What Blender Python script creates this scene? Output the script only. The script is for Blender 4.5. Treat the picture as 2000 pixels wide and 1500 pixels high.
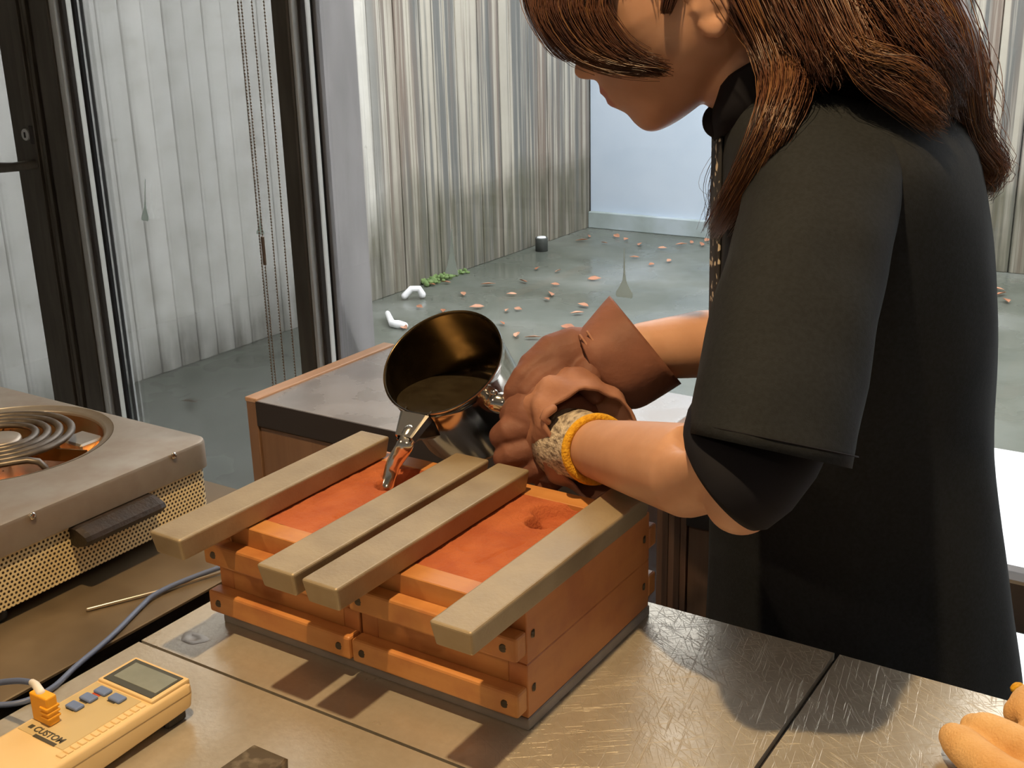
import bpy, bmesh, math, random
from mathutils import Vector, Matrix, noise
random.seed(7)
for o in list(bpy.data.objects): bpy.data.objects.remove(o)
SC = bpy.context.scene
COL = SC.collection
V = Vector
# ------------------------------------------------------------------ camera
T = 0.82                       # height of the work table; most heights below are measured from it
CH = 0.52                      # camera height above the table
FPX = 2273.96
PITCH, ROLL, YAW = 0.31746831, -0.02516009, 0.58068958
_f0 = V((-math.sin(YAW), math.cos(YAW), 0)); _r0 = V((math.cos(YAW), math.sin(YAW), 0)); _u0 = V((0, 0, 1))
CF = _f0*math.cos(PITCH) - _u0*math.sin(PITCH)
_up = _u0*math.cos(PITCH) + _f0*math.sin(PITCH)
CR = _r0*math.cos(ROLL) + _up*math.sin(ROLL)
CU = _up*math.cos(ROLL) - _r0*math.sin(ROLL)
CP = V((0, 0, T+CH))
cam = bpy.data.cameras.new('camera'); cam_o = bpy.data.objects.new('camera', cam); COL.objects.link(cam_o)
cam.sensor_width = 36; cam.lens = FPX/2000*36; cam.clip_start = 0.02
cam_o.matrix_world = Matrix(((CR.x, CU.x, -CF.x, CP.x), (CR.y, CU.y, -CF.y, CP.y), (CR.z, CU.z, -CF.z, CP.z), (0, 0, 0, 1)))
SC.camera = cam_o
# ------------------------------------------------------------------ light
SC.view_settings.view_transform = 'Standard'; SC.view_settings.look = 'None'
SC.view_settings.gamma = 1; SC.view_settings.use_curve_mapping = False
SC.view_settings.exposure = 0.0
world = bpy.data.worlds.new('overcast_sky'); SC.world = world; world.use_nodes = True
bg = world.node_tree.nodes['Background']
bg.inputs[0].default_value = (0.97, 0.985, 1.0, 1); bg.inputs[1].default_value = 4.6
def lamp(name, kind, loc, power, color, size=0.03, target=None, angle=None, blend=0.5):
    l = bpy.data.lights.new(name, kind); o = bpy.data.objects.new(name, l); COL.objects.link(o)
    o.location = loc; l.energy = power; l.color = color
    if kind in ('SPOT', 'POINT'): l.shadow_soft_size = size
    if kind == 'SPOT': l.spot_size = angle; l.spot_blend = blend
    if target is not None:
        o.rotation_euler = (V(target)-V(loc)).to_track_quat('-Z', 'Y').to_euler()
    return o
lamp('ceiling_or_fill_spot', 'SPOT', (-.38, .34, T+1.70), 128, (1.0, .70, .36), .025, (-.55, .60, T), math.radians(75), .6)
lamp('ceiling_or_fill_spot', 'SPOT', (-1.5, -1.3, T+1.70), 42, (1.0, .72, .44), .05, (-.85, .35, T), math.radians(50), .8)  # added fill spot, warms the bench and hotplate side
lamp('ceiling_or_fill_spot', 'SPOT', (1.0, -1.0, T+1.70), 14, (1.0, .76, .50), .05, (0.0, .7, T+.1), math.radians(80), .7)  # added weak fill spot for the right side

# ------------------------------------------------------------------ pixel -> place helpers (2000 x 1500 frame)
def ray(px, py): return CR*((px-1000)/FPX) - CU*((py-750)/FPX) + CF
def at_z(px, py, z):
    d = ray(px, py); return CP + d*((T+z-CP.z)/d.z)
def at_Y(px, py, y):
    d = ray(px, py); return CP + d*((y-CP.y)/d.y)
def at_X(px, py, x):
    d = ray(px, py); return CP + d*((x-CP.x)/d.x)
def at_d(px, py, dep): return CP + ray(px, py)*dep

# ------------------------------------------------------------------ mesh helpers
def mesh_obj(name, verts, faces, mat=None, parent=None, smooth=False):
    me = bpy.data.meshes.new(name); me.from_pydata([tuple(v) for v in verts], [], faces); me.update()
    return link(name, me, mat, parent, smooth)
def link(name, me, mat=None, parent=None, smooth=False, loc=None):
    o = bpy.data.objects.new(name, me); COL.objects.link(o)
    if mat is not None and not me.materials: me.materials.append(mat)
    if smooth:
        me.polygons.foreach_set('use_smooth', [True]*len(me.polygons))
    if parent is not None: adopt(o, parent)
    if loc is not None: o.location = loc
    return o
def bm_obj(name, bm, mat=None, parent=None, smooth=False):
    me = bpy.data.meshes.new(name); bm.normal_update(); bm.to_mesh(me); bm.free()
    return link(name, me, mat, parent, smooth)
def box_bm(x0, x1, y0, y1, z0, z1, bev=0.0, seg=2, bm=None):
    b = bmesh.new()
    vs = [b.verts.new(p) for p in ((x0,y0,z0),(x1,y0,z0),(x1,y1,z0),(x0,y1,z0),(x0,y0,z1),(x1,y0,z1),(x1,y1,z1),(x0,y1,z1))]
    for f in ((0,3,2,1),(4,5,6,7),(0,1,5,4),(1,2,6,5),(2,3,7,6),(3,0,4,7)): b.faces.new([vs[i] for i in f])
    if bev > 0: bmesh.ops.bevel(b, geom=b.edges[:], offset=bev, segments=seg, affect='EDGES', profile=0.5)
    if bm is None: return b
    me = bpy.data.meshes.new('t'); b.to_mesh(me); b.free(); bm.from_mesh(me); bpy.data.meshes.remove(me); return bm
def box(name, x0, x1, y0, y1, z0, z1, mat, parent=None, bev=0.0, seg=2):
    return bm_obj(name, box_bm(min(x0,x1), max(x0,x1), min(y0,y1), max(y0,y1), min(z0,z1), max(z0,z1), bev, seg), mat, parent)
def frame_of(t):
    t = t.normalized(); a = V((0,0,1)) if abs(t.z) < .9 else V((1,0,0))
    u = t.cross(a).normalized(); return u, t.cross(u).normalized()
def tube_data(pts, rads, n=12, cap=True, flat=1.0, flat_dir=None):
    """swept tube with rounded ends; flat scales the ring along flat_dir"""
    pts = [V(p) for p in pts]
    if not isinstance(rads, (list, tuple)): rads = [rads]*len(pts)
    P = []; Rr = []
    if cap:
        t0 = (pts[0]-pts[1]).normalized(); t1 = (pts[-1]-pts[-2]).normalized()
        for a in (80, 50, 22): P.append(pts[0]+t0*rads[0]*math.sin(math.radians(a))); Rr.append(rads[0]*math.cos(math.radians(a)))
    P += pts; Rr += list(rads)
    if cap:
        for a in (22, 50, 80): P.append(pts[-1]+t1*rads[-1]*math.sin(math.radians(a))); Rr.append(rads[-1]*math.cos(math.radians(a)))
    verts = []; faces = []
    u = None
    for i, p in enumerate(P):
        t = (P[min(i+1, len(P)-1)] - P[max(i-1, 0)])
        t = t.normalized() if t.length > 1e-9 else V((0,0,1))
        if flat_dir is not None:
            u = (flat_dir - t*flat_dir.dot(t)).normalized()
        elif u is None: u, _ = frame_of(t)
        else: u = (u - t*u.dot(t)).normalized()
        w = t.cross(u)
        for k in range(n):
            a = 2*math.pi*k/n
            verts.append(p + (u*math.cos(a)*flat + w*math.sin(a))*Rr[i])
    m = len(P)
    for i in range(m-1):
        for k in range(n):
            faces.append((i*n+k, i*n+(k+1)%n, (i+1)*n+(k+1)%n, (i+1)*n+k))
    faces.append(tuple(range(n-1, -1, -1))); faces.append(tuple((m-1)*n+k for k in range(n)))
    return verts, faces
def tube(name, pts, rads, mat, parent=None, n=12, **k):
    v, f = tube_data(pts, rads, n, **k); return mesh_obj(name, v, f, mat, parent, True)
def spline(pts, n):
    """Catmull-Rom resample of a list of vectors (any dimension as tuples/Vectors)"""
    pts = [V(p) for p in pts]
    out = []
    m = len(pts)-1
    for i in range(n):
        t = i/(n-1)*m; k = min(int(t), m-1); u = t-k
        p0 = pts[max(k-1,0)]; p1 = pts[k]; p2 = pts[k+1]; p3 = pts[min(k+2,m)]
        out.append(0.5*((2*p1)+(p2-p0)*u+(2*p0-5*p1+4*p2-p3)*u*u+(3*p1-p0-3*p2+p3)*u*u*u))
    return out
def lathe_data(prof, n=48, closed=False):
    """prof: list of (radius, z); returns verts, faces around z"""
    verts = [V((r*math.cos(2*math.pi*k/n), r*math.sin(2*math.pi*k/n), z)) for r, z in prof for k in range(n)]
    faces = []
    for i in range(len(prof)-1):
        for k in range(n): faces.append((i*n+k, i*n+(k+1)%n, (i+1)*n+(k+1)%n, (i+1)*n+k))
    return verts, faces
def loft_data(rings, cap0=True, cap1=True):
    n = len(rings[0]); verts = [v for r in rings for v in r]; faces = []
    for i in range(len(rings)-1):
        for k in range(n): faces.append((i*n+k, i*n+(k+1)%n, (i+1)*n+(k+1)%n, (i+1)*n+k))
    if cap0: faces.append(tuple(range(n-1,-1,-1)))
    if cap1: faces.append(tuple((len(rings)-1)*n+k for k in range(n)))
    return verts, faces
def join_data(items):
    verts = []; faces = []
    for v, f in items:
        o = len(verts); verts += list(v); faces += [tuple(i+o for i in q) for q in f]
    return verts, faces
def baked(o, name=None):
    """apply an object's modifiers"""
    dg = bpy.context.evaluated_depsgraph_get(); dg.update()
    me = bpy.data.meshes.new_from_object(o.evaluated_get(dg)); old = o.data; o.modifiers.clear(); o.data = me
    me.name = name or o.name
    return o
def fuse(name, items, voxel, mat, parent=None, smooth_it=6):
    """one continuous skin around overlapping volumes"""
    v, f = join_data(items); o = mesh_obj(name, v, f, mat, parent)
    m = o.modifiers.new('r', 'REMESH'); m.mode = 'VOXEL'; m.voxel_size = voxel
    if smooth_it:
        s = o.modifiers.new('s', 'SMOOTH'); s.iterations = smooth_it; s.factor = .5
    baked(o); o.data.polygons.foreach_set('use_smooth', [True]*len(o.data.polygons))
    if not o.data.materials: o.data.materials.append(mat)
    return o
def ellipsoid(c, rx, ry, rz, axes=None, n=24, m=14):
    c = V(c); ax = axes or (V((1,0,0)), V((0,1,0)), V((0,0,1)))
    verts = []; faces = []
    for i in range(m+1):
        a = -math.pi/2 + math.pi*i/m; a = max(min(a, 1.5), -1.5)
        for k in range(n):
            b = 2*math.pi*k/n
            verts.append(c + ax[0]*(rx*math.cos(a)*math.cos(b)) + ax[1]*(ry*math.cos(a)*math.sin(b)) + ax[2]*(rz*math.sin(a)))
    for i in range(m):
        for k in range(n): faces.append((i*n+k, i*n+(k+1)%n, (i+1)*n+(k+1)%n, (i+1)*n+k))
    faces.append(tuple(range(n-1,-1,-1))); faces.append(tuple(m*n+k for k in range(n)))
    return verts, faces
def tag(o, label=None, cat=None, group=None, kind=None):
    if label: o['label'] = label
    if cat: o['category'] = cat
    if group: o['group'] = group
    if kind: o['kind'] = kind
    return o
def empty(name, loc, label=None, cat=None, group=None):
    o = bpy.data.objects.new(name, None); COL.objects.link(o); o.location = loc; o.empty_display_size = .05
    return tag(o, label, cat, group)
def adopt(o, parent):
    """parent without moving (parents are translated only, or not at all)"""
    o.parent = parent; o.matrix_parent_inverse = Matrix.Translation(parent.location).inverted() if parent.parent is None else parent.matrix_parent_inverse.copy()
    if parent.parent is not None: o.matrix_parent_inverse = Matrix.Identity(4)
    return o

# ------------------------------------------------------------------ materials
def _new(name):
    m = bpy.data.materials.new(name); m.use_nodes = True
    return m, m.node_tree.nodes, m.node_tree.links, m.node_tree.nodes['Principled BSDF']
def c4(c): return (c[0], c[1], c[2], 1)
def mat(name, col, rough=.5, metal=0.0, col2=None, scale=20, detail=4, contrast=(.35, .65), bump=0.0, bscale=None,
        stretch=None, r2=None, spec=.5, coat=0, sss=0):
    m, N, L, B = _new(name)
    B.inputs['Base Color'].default_value = c4(col); B.inputs['Roughness'].default_value = rough
    B.inputs['Metallic'].default_value = metal; B.inputs['Specular IOR Level'].default_value = spec
    B.inputs['Coat Weight'].default_value = coat
    if sss:
        B.inputs['Subsurface Weight'].default_value = sss; B.inputs['Subsurface Radius'].default_value = (.012, .004, .002)
        B.inputs['Subsurface Scale'].default_value = .6
    if col2 is not None or bump:
        g = N.new('ShaderNodeNewGeometry'); src = g.outputs['Position']
        if stretch:
            mp = N.new('ShaderNodeMapping'); mp.inputs['Scale'].default_value = stretch; L.new(src, mp.inputs[0]); src = mp.outputs[0]
        nz = N.new('ShaderNodeTexNoise'); nz.inputs['Scale'].default_value = scale; nz.inputs['Detail'].default_value = detail
        L.new(src, nz.inputs['Vector'])
        if col2 is not None:
            r = N.new('ShaderNodeValToRGB'); r.color_ramp.elements[0].position = contrast[0]; r.color_ramp.elements[1].position = contrast[1]
            r.color_ramp.elements[0].color = c4(col); r.color_ramp.elements[1].color = c4(col2)
            L.new(nz.outputs['Fac'], r.inputs[0]); L.new(r.outputs[0], B.inputs['Base Color'])
        if r2 is not None:
            mr = N.new('ShaderNodeMapRange'); mr.inputs[1].default_value = contrast[0]; mr.inputs[2].default_value = contrast[1]
            mr.inputs[3].default_value = rough; mr.inputs[4].default_value = r2
            L.new(nz.outputs['Fac'], mr.inputs[0]); L.new(mr.outputs[0], B.inputs['Roughness'])
        if bump:
            nb = nz
            if bscale:
                nb = N.new('ShaderNodeTexNoise'); nb.inputs['Scale'].default_value = bscale; nb.inputs['Detail'].default_value = 5
                L.new(src, nb.inputs['Vector'])
            bp = N.new('ShaderNodeBump'); bp.inputs['Strength'].default_value = bump; bp.inputs['Distance'].default_value = .002
            L.new(nb.outputs['Fac'], bp.inputs['Height']); L.new(bp.outputs[0], B.inputs['Normal'])
    return m
def ramp_node(N, stops):
    r = N.new('ShaderNodeValToRGB'); e = r.color_ramp.elements
    e[0].position = stops[0][0]; e[0].color = c4(stops[0][1]); e[1].position = stops[-1][0]; e[1].color = c4(stops[-1][1])
    for p, c in stops[1:-1]:
        x = e.new(p); x.color = c4(c)
    return r
def mixc(N, L, fac, a, b, mode='MIX'):
    x = N.new('ShaderNodeMix'); x.data_type = 'RGBA'; x.blend_type = mode
    for s, v in ((x.inputs[0], fac), (x.inputs[6], a), (x.inputs[7], b)):
        if isinstance(v, (int, float)): s.default_value = v
        elif isinstance(v, tuple): s.default_value = c4(v)
        else: L.new(v, s)
    return x.outputs[2]
def math_n(N, L, op, a, b=0.0, clamp=False):
    x = N.new('ShaderNodeMath'); x.operation = op; x.use_clamp = clamp
    for s, v in ((x.inputs[0], a), (x.inputs[1], b)):
        if isinstance(v, (int, float)): s.default_value = v
        else: L.new(v, s)
    return x.outputs[0]
def noise_n(N, L, src, scale, detail=4, stretch=None, rough=.55):
    if stretch:
        mp = N.new('ShaderNodeMapping'); mp.inputs['Scale'].default_value = stretch; L.new(src, mp.inputs[0]); src = mp.outputs[0]
    nz = N.new('ShaderNodeTexNoise'); nz.inputs['Scale'].default_value = scale; nz.inputs['Detail'].default_value = detail
    nz.inputs['Roughness'].default_value = rough
    L.new(src, nz.inputs['Vector']); return nz.outputs['Fac']
def rng(N, L, v, a, b, c=0.0, d=1.0):
    mr = N.new('ShaderNodeMapRange'); mr.inputs[1].default_value = a; mr.inputs[2].default_value = b
    mr.inputs[3].default_value = c; mr.inputs[4].default_value = d; L.new(v, mr.inputs[0]); return mr.outputs[0]

def board_concrete():
    """board-marked concrete: pale, blotched, rain-streaked beyond y = 4.1, mossy dirt at the foot"""
    m, N, L, B = _new('board_marked_concrete')
    pos = N.new('ShaderNodeNewGeometry').outputs['Position']
    sx = N.new('ShaderNodeSeparateXYZ'); L.new(pos, sx.inputs[0])
    info = N.new('ShaderNodeObjectInfo').outputs['Random']
    n1 = noise_n(N, L, pos, 9, 6); base = ramp_node(N, [(.3, (.74, .725, .68)), (.55, (.88, .865, .825)), (.75, (.91, .90, .87))]); L.new(n1, base.inputs[0])
    col = base.outputs[0]
    tint = rng(N, L, info, 0, 1, .86, 1.06)
    tc = N.new('ShaderNodeCombineColor')
    for i in range(3): L.new(tint, tc.inputs[i])
    col = mixc(N, L, 1.0, col, tc.outputs[0], 'MULTIPLY')
    spots = noise_n(N, L, pos, 34, 2); sp = rng(N, L, spots, .66, .74)
    col = mixc(N, L, math_n(N, L, 'MULTIPLY', sp, .45), col, (.33, .33, .29))
    far = rng(N, L, sx.outputs[1], 3.95, 4.35)
    st = noise_n(N, L, pos, 1.0, 5, (24, 24, .32), .68); stm = rng(N, L, st, .43, .54)
    sh = noise_n(N, L, pos, 3.1, 2, (6, 6, .0)); drop = math_n(N, L, 'ADD', sx.outputs[2], math_n(N, L, 'MULTIPLY', sh, .0))
    stm = math_n(N, L, 'MULTIPLY', stm, far)
    stm = math_n(N, L, 'MULTIPLY', stm, .88)
    st2 = noise_n(N, L, pos, 1.0, 3, (7, 7, .3)); brown = rng(N, L, st2, .45, .6)
    stcol = mixc(N, L, brown, (.10, .105, .105), (.16, .115, .09))
    warm = mixc(N, L, math_n(N, L, 'MULTIPLY', far, .90), col, mixc(N, L, noise_n(N, L, pos, 2.0, 4), (.27, .24, .19), (.46, .42, .34)))
    col = mixc(N, L, stm, warm, stcol)
    # moss and splash dirt near the ground
    hn = noise_n(N, L, pos, 2.6, 4); hh = math_n(N, L, 'SUBTRACT', sx.outputs[2], math_n(N, L, 'MULTIPLY', math_n(N, L, 'SUBTRACT', hn, .5), .35))
    hfar = math_n(N, L, 'MULTIPLY', rng(N, L, sx.outputs[1], 3.1, 4.4), .36)
    hh = math_n(N, L, 'SUBTRACT', hh, hfar)
    low = rng(N, L, hh, .0, .17, 1.0, 0.0)
    mossc = mixc(N, L, noise_n(N, L, pos, 7, 3), (.065, .06, .045), (.125, .12, .075))
    col = mixc(N, L, math_n(N, L, 'MULTIPLY', low, rng(N, L, noise_n(N, L, pos, 1.0, 4, (16, 16, 1.5)), .35, .65, .35, .95)), col, mossc)
    L.new(col, B.inputs['Base Color']); B.inputs['Roughness'].default_value = .85
    bp = N.new('ShaderNodeBump'); bp.inputs['Strength'].default_value = .5; bp.inputs['Distance'].default_value = .004
    L.new(noise_n(N, L, pos, 40, 6, (1, 1, .25)), bp.inputs['Height']); L.new(bp.outputs[0], B.inputs['Normal'])
    return m
def wet_ground():
    m, N, L, B = _new('wet_concrete_ground')
    pos = N.new('ShaderNodeNewGeometry').outputs['Position']
    n = noise_n(N, L, pos, 1.6, 6); r = ramp_node(N, [(.3, (.075, .085, .068)), (.55, (.125, .135, .115)), (.75, (.20, .21, .195))]); L.new(n, r.inputs[0])
    L.new(r.outputs[0], B.inputs['Base Color'])
    L.new(rng(N, L, noise_n(N, L, pos, 2.2, 3), .38, .6, .12, .5), B.inputs['Roughness'])
    bp = N.new('ShaderNodeBump'); bp.inputs['Strength'].default_value = .12; bp.inputs['Distance'].default_value = .004
    L.new(noise_n(N, L, pos, 30, 5), bp.inputs['Height']); L.new(bp.outputs[0], B.inputs['Normal'])
    return m
def scratched_steel():
    """table plate: brushed, scratched stainless with brownish tarnish"""
    m, N, L, B = _new('scratched_steel_plate')
    pos = N.new('ShaderNodeNewGeometry').outputs['Position']
    sx = N.new('ShaderNodeSeparateXYZ'); L.new(pos, sx.inputs[0])
    n = noise_n(N, L, pos, 7, 6); r = ramp_node(N, [(.3, (.46, .41, .33)), (.6, (.56, .51, .425)), (.8, (.62, .58, .51))]); L.new(n, r.inputs[0])
    fine = noise_n(N, L, pos, 160, 3); col = mixc(N, L, rng(N, L, fine, .3, .7, .0, .25), r.outputs[0], (.36, .31, .24))
    L.new(col, B.inputs['Base Color']); B.inputs['Metallic'].default_value = .55
    # scratches: long thin random lines in three directions
    scr = None
    for ang, sc, th in ((25, 24, .66), (-38, 30, .67), (80, 20, .68), (55, 34, .67)):
        mp = N.new('ShaderNodeMapping'); mp.inputs['Rotation'].default_value = (0, 0, math.radians(ang)); L.new(pos, mp.inputs[0])
        wv = noise_n(N, L, mp.outputs[0], sc, 2, (1, 26, 1)); s = rng(N, L, wv, th-.06, th)
        scr = s if scr is None else math_n(N, L, 'MAXIMUM', scr, s)
    right = rng(N, L, sx.outputs[0], -.45, -.33)
    scr = math_n(N, L, 'MULTIPLY', scr, right)
    rgh = math_n(N, L, 'ADD', rng(N, L, noise_n(N, L, pos, 18, 4), .3, .7, .27, .38), math_n(N, L, 'MULTIPLY', scr, .18))
    L.new(rgh, B.inputs['Roughness'])
    bp = N.new('ShaderNodeBump'); bp.inputs['Strength'].default_value = .5; bp.inputs['Distance'].default_value = .0007
    hgt = math_n(N, L, 'ADD', math_n(N, L, 'MULTIPLY', scr, -1.0), math_n(N, L, 'MULTIPLY', noise_n(N, L, pos, 240, 2), .5))
    L.new(hgt, bp.inputs['Height']); L.new(bp.outputs[0], B.inputs['Normal'])
    return m
def perforated():
    """cream enamelled sheet with a hexagonal grid of punched holes"""
    m, N, L, B = _new('cream_perforated_sheet')
    pos = N.new('ShaderNodeNewGeometry').outputs['Position']
    sx = N.new('ShaderNodeSeparateXYZ'); L.new(pos, sx.inputs[0])
    hor = math_n(N, L, 'ADD', sx.outputs[0], sx.outputs[1])
    P = .0046
    def dots(ox, oy):
        a = math_n(N, L, 'DIVIDE', math_n(N, L, 'ADD', hor, ox), P); a = math_n(N, L, 'SUBTRACT', math_n(N, L, 'FRACT', a), .5)
        b = math_n(N, L, 'DIVIDE', math_n(N, L, 'ADD', sx.outputs[2], oy), P*1.732); b = math_n(N, L, 'MULTIPLY', math_n(N, L, 'SUBTRACT', math_n(N, L, 'FRACT', b), .5), 1.732)
        d = math_n(N, L, 'SQRT', math_n(N, L, 'ADD', math_n(N, L, 'MULTIPLY', a, a), math_n(N, L, 'MULTIPLY', b, b)))
        return rng(N, L, d, .24, .32, 1, 0)
    h = math_n(N, L, 'MAXIMUM', dots(0, 0), dots(P/2, P*.866))
    L.new(mixc(N, L, h, (.72, .58, .33), (.035, .022, .012)), B.inputs['Base Color'])
    B.inputs['Roughness'].default_value = .38
    bp = N.new('ShaderNodeBump'); bp.inputs['Strength'].default_value = .8; bp.inputs['Distance'].default_value = .001; bp.invert = True
    L.new(h, bp.inputs['Height']); L.new(bp.outputs[0], B.inputs['Normal'])
    return m
def wood(name, a, b, axis=0, scale=1.0, rough=.5, stain=None):
    m, N, L, B = _new(name)
    pos = N.new('ShaderNodeNewGeometry').outputs['Position']; info = N.new('ShaderNodeObjectInfo').outputs['Random']
    off = N.new('ShaderNodeVectorMath'); off.operation = 'ADD'; L.new(pos, off.inputs[0])
    cx = N.new('ShaderNodeCombineXYZ')
    for i in range(3): L.new(math_n(N, L, 'MULTIPLY', info, 3.7+i), cx.inputs[i])
    L.new(cx.outputs[0], off.inputs[1])
    s = [90*scale]*3; s[axis] = 5*scale
    n = noise_n(N, L, off.outputs[0], 1.0, 5, tuple(s)); r = ramp_node(N, [(.3, a), (.7, b)]); L.new(n, r.inputs[0])
    col = r.outputs[0]
    if stain:
        col = mixc(N, L, rng(N, L, noise_n(N, L, pos, 22, 4), .46, .66, 0, .6), col, stain)
    L.new(col, B.inputs['Base Color']); B.inputs['Roughness'].default_value = rough
    bp = N.new('ShaderNodeBump'); bp.inputs['Strength'].default_value = .12; bp.inputs['Distance'].default_value = .001
    L.new(n, bp.inputs['Height']); L.new(bp.outputs[0], B.inputs['Normal'])
    return m
def skin_mat(lip_a, lip_b):
    m, N, L, B = _new('skin')
    pos = N.new('ShaderNodeNewGeometry').outputs['Position']
    n = noise_n(N, L, pos, 30, 4); r = ramp_node(N, [(.3, (.46, .25, .16)), (.7, (.53, .295, .195))]); L.new(n, r.inputs[0])
    col = r.outputs[0]
    for p, rad in ((lip_a, .0085), (lip_b, .0085)):
        vm = N.new('ShaderNodeVectorMath'); vm.operation = 'DISTANCE'; L.new(pos, vm.inputs[0]); vm.inputs[1].default_value = tuple(p)
        col = mixc(N, L, rng(N, L, vm.outputs['Value'], rad*.6, rad, .75, 0), col, (.42, .14, .12))
    L.new(col, B.inputs['Base Color']); B.inputs['Roughness'].default_value = .45
    B.inputs['Subsurface Weight'].default_value = .12; B.inputs['Subsurface Radius'].default_value = (.012, .004, .002); B.inputs['Subsurface Scale'].default_value = .5
    bp = N.new('ShaderNodeBump'); bp.inputs['Strength'].default_value = .08; bp.inputs['Distance'].default_value = .0006
    L.new(noise_n(N, L, pos, 500, 2), bp.inputs['Height']); L.new(bp.outputs[0], B.inputs['Normal'])
    return m
def sticker_mat(name='frosted_sticker', col=(.60, .64, .60)):
    m, N, L, B = _new(name)
    N.remove(B); tr = N.new('ShaderNodeBsdfTranslucent'); tr.inputs[0].default_value = c4(col)
    df = N.new('ShaderNodeBsdfDiffuse'); df.inputs[0].default_value = c4(col)
    mx = N.new('ShaderNodeMixShader'); mx.inputs[0].default_value = .35
    L.new(tr.outputs[0], mx.inputs[1]); L.new(df.outputs[0], mx.inputs[2]); L.new(mx.outputs[0], N['Material Output'].inputs[0])
    return m
def glass_mat():
    m, N, L, B = _new('window_glass')
    N.remove(B); out = N['Material Output']
    tr = N.new('ShaderNodeBsdfTransparent'); tr.inputs[0].default_value = (.985, .99, .985, 1)
    gl = N.new('ShaderNodeBsdfGlossy'); gl.inputs['Roughness'].default_value = .02
    fr = N.new('ShaderNodeFresnel'); fr.inputs[0].default_value = 1.45
    mx = N.new('ShaderNodeMixShader'); L.new(math_n(N, L, 'MULTIPLY', fr.outputs[0], .8), mx.inputs[0])
    L.new(tr.outputs[0], mx.inputs[1]); L.new(gl.outputs[0], mx.inputs[2]); L.new(mx.outputs[0], out.inputs[0])
    return m

M = {}
M['boards'] = board_concrete(); M['ground'] = wet_ground(); M['steel'] = scratched_steel(); M['perf'] = perforated(); M['glass'] = glass_mat()
M['pale_slab'] = mat('pale_gravel_slab', (.74, .77, .80), .55, col2=(.86, .88, .9), scale=60, bump=.3)
M['blue_wall'] = mat('pale_blue_render', (.50, .585, .70), .5, col2=(.55, .63, .74), scale=3)
M['floor'] = mat('interior_floor', (.52, .50, .47), .45, col2=(.58, .56, .52), scale=6)
M['plaster'] = mat('interior_plaster', (.55, .52, .48), .8, col2=(.58, .55, .5), scale=5)
M['ceil'] = mat('ceiling_board', (.5, .46, .42), .8)
M['bronze'] = mat('bronze_anodised_frame', (.105, .09, .072), .42, .35, (.15, .13, .105), 14, stretch=(3, 3, .4))
M['bronze_dark'] = mat('dark_bronze_recess', (.06, .05, .045), .5, .2)
M['alu'] = mat('bare_aluminium', (.82, .82, .80), .3, .6)
M['bright_strip'] = sticker_mat('translucent_daylight_strip', (.97, .97, .94))  # added so daylight through it makes a bright line along the frame
M['black'] = mat('black_rubber', (.012, .012, .014), .5)
M['grey_post'] = mat('galvanised_steel_post', (.20, .19, .19), .55, .2, (.26, .245, .245), 9, stretch=(2, 2, .5))
M['chain'] = mat('antique_brass_chain', (.30, .20, .13), .4, .5)
M['sticker'] = sticker_mat()
M['leaf'] = mat('fallen_leaf', (.36, .13, .06), .6, col2=(.50, .27, .17), scale=8)
M['moss'] = mat('moss', (.10, .17, .05), .9, col2=(.18, .26, .09), scale=40)
M['white_plastic'] = mat('white_plastic', (.8, .8, .82), .4)
M['drain'] = mat('dark_drain_cap', (.05, .055, .05), .6)
M['cabtop'] = mat('grey_worktop', (.26, .255, .27), .20, 0, (.33, .32, .335), 12, r2=.34, spec=.8)
M['darkedge'] = mat('dark_brown_worktop_edge', (.035, .026, .022), .5)
M['ply'] = wood('plywood_face', (.20, .105, .055), (.27, .15, .085), 2, .5, .5)
M['ply_a'] = wood('plywood_light_ply', (.22, .115, .065), (.29, .16, .095), 2, 1.5)
M['ply_b'] = wood('plywood_dark_ply', (.10, .052, .032), (.16, .085, .052), 2, 2.5)
M['edging'] = wood('oak_edging', (.50, .28, .16), (.62, .38, .24), 1, 1, .35)
M['flask'] = wood('oiled_maple', (.46, .185, .052), (.56, .255, .08), 0, .6, .42, (.35, .11, .035))
M['flask_y'] = wood('oiled_maple_side', (.44, .165, .05), (.51, .205, .065), 1, .6, .42, (.34, .10, .035))
M['endgrain'] = wood('maple_end_grain', (.48, .19, .075), (.55, .235, .095), 2, 1.2, .5)
M['sand'] = mat('red_casting_sand', (.36, .085, .028), .95, 0, (.44, .120, .040), 35, 6, bump=.6, bscale=420)
M['sandl'] = mat('darker_casting_sand', (.42, .115, .05), .95, 0, (.5, .15, .07), 35, 6, bump=.6, bscale=420)
M['bar'] = mat('cast_metal_bar', (.31, .24, .150), .46, .5, (.39, .315, .21), 24, 6, r2=.56, bump=.15, bscale=300)
M['baseplate'] = mat('grey_base_board', (.21, .19, .18), .6, 0, (.25, .225, .215), 40)
M['screw'] = mat('dark_screw', (.09, .075, .06), .4, .7)
M['chrome'] = mat('polished_stainless', (.62, .58, .53), .12, 1.0)
M['chrome_soft'] = mat('satin_stainless', (.66, .61, .54), .26, 1.0)
M['pot_in'] = mat('tarnished_pot_inside', (.040, .028, .015), .20, .9, (.075, .054, .028), 18, 5, r2=.42)
M['molten'] = mat('molten_pewter', (.90, .84, .74), .14, 1.0)
M['molten_dull'] = mat('molten_pewter_skin', (.20, .15, .09), .25, .9, (.30, .24, .15), 50, 5, bump=.3, bscale=60)
M['hob'] = mat('satin_hob_top', (.40, .355, .30), .36, .75, (.34, .285, .235), 26, 6, r2=.46)
M['hob_dust'] = mat('hob_rim', (.50, .46, .41), .34, .8, (.44, .39, .34), 40)
M['coil'] = mat('oxidised_coil', (.085, .07, .058), .42, .6, (.14, .118, .098), 60)
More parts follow.
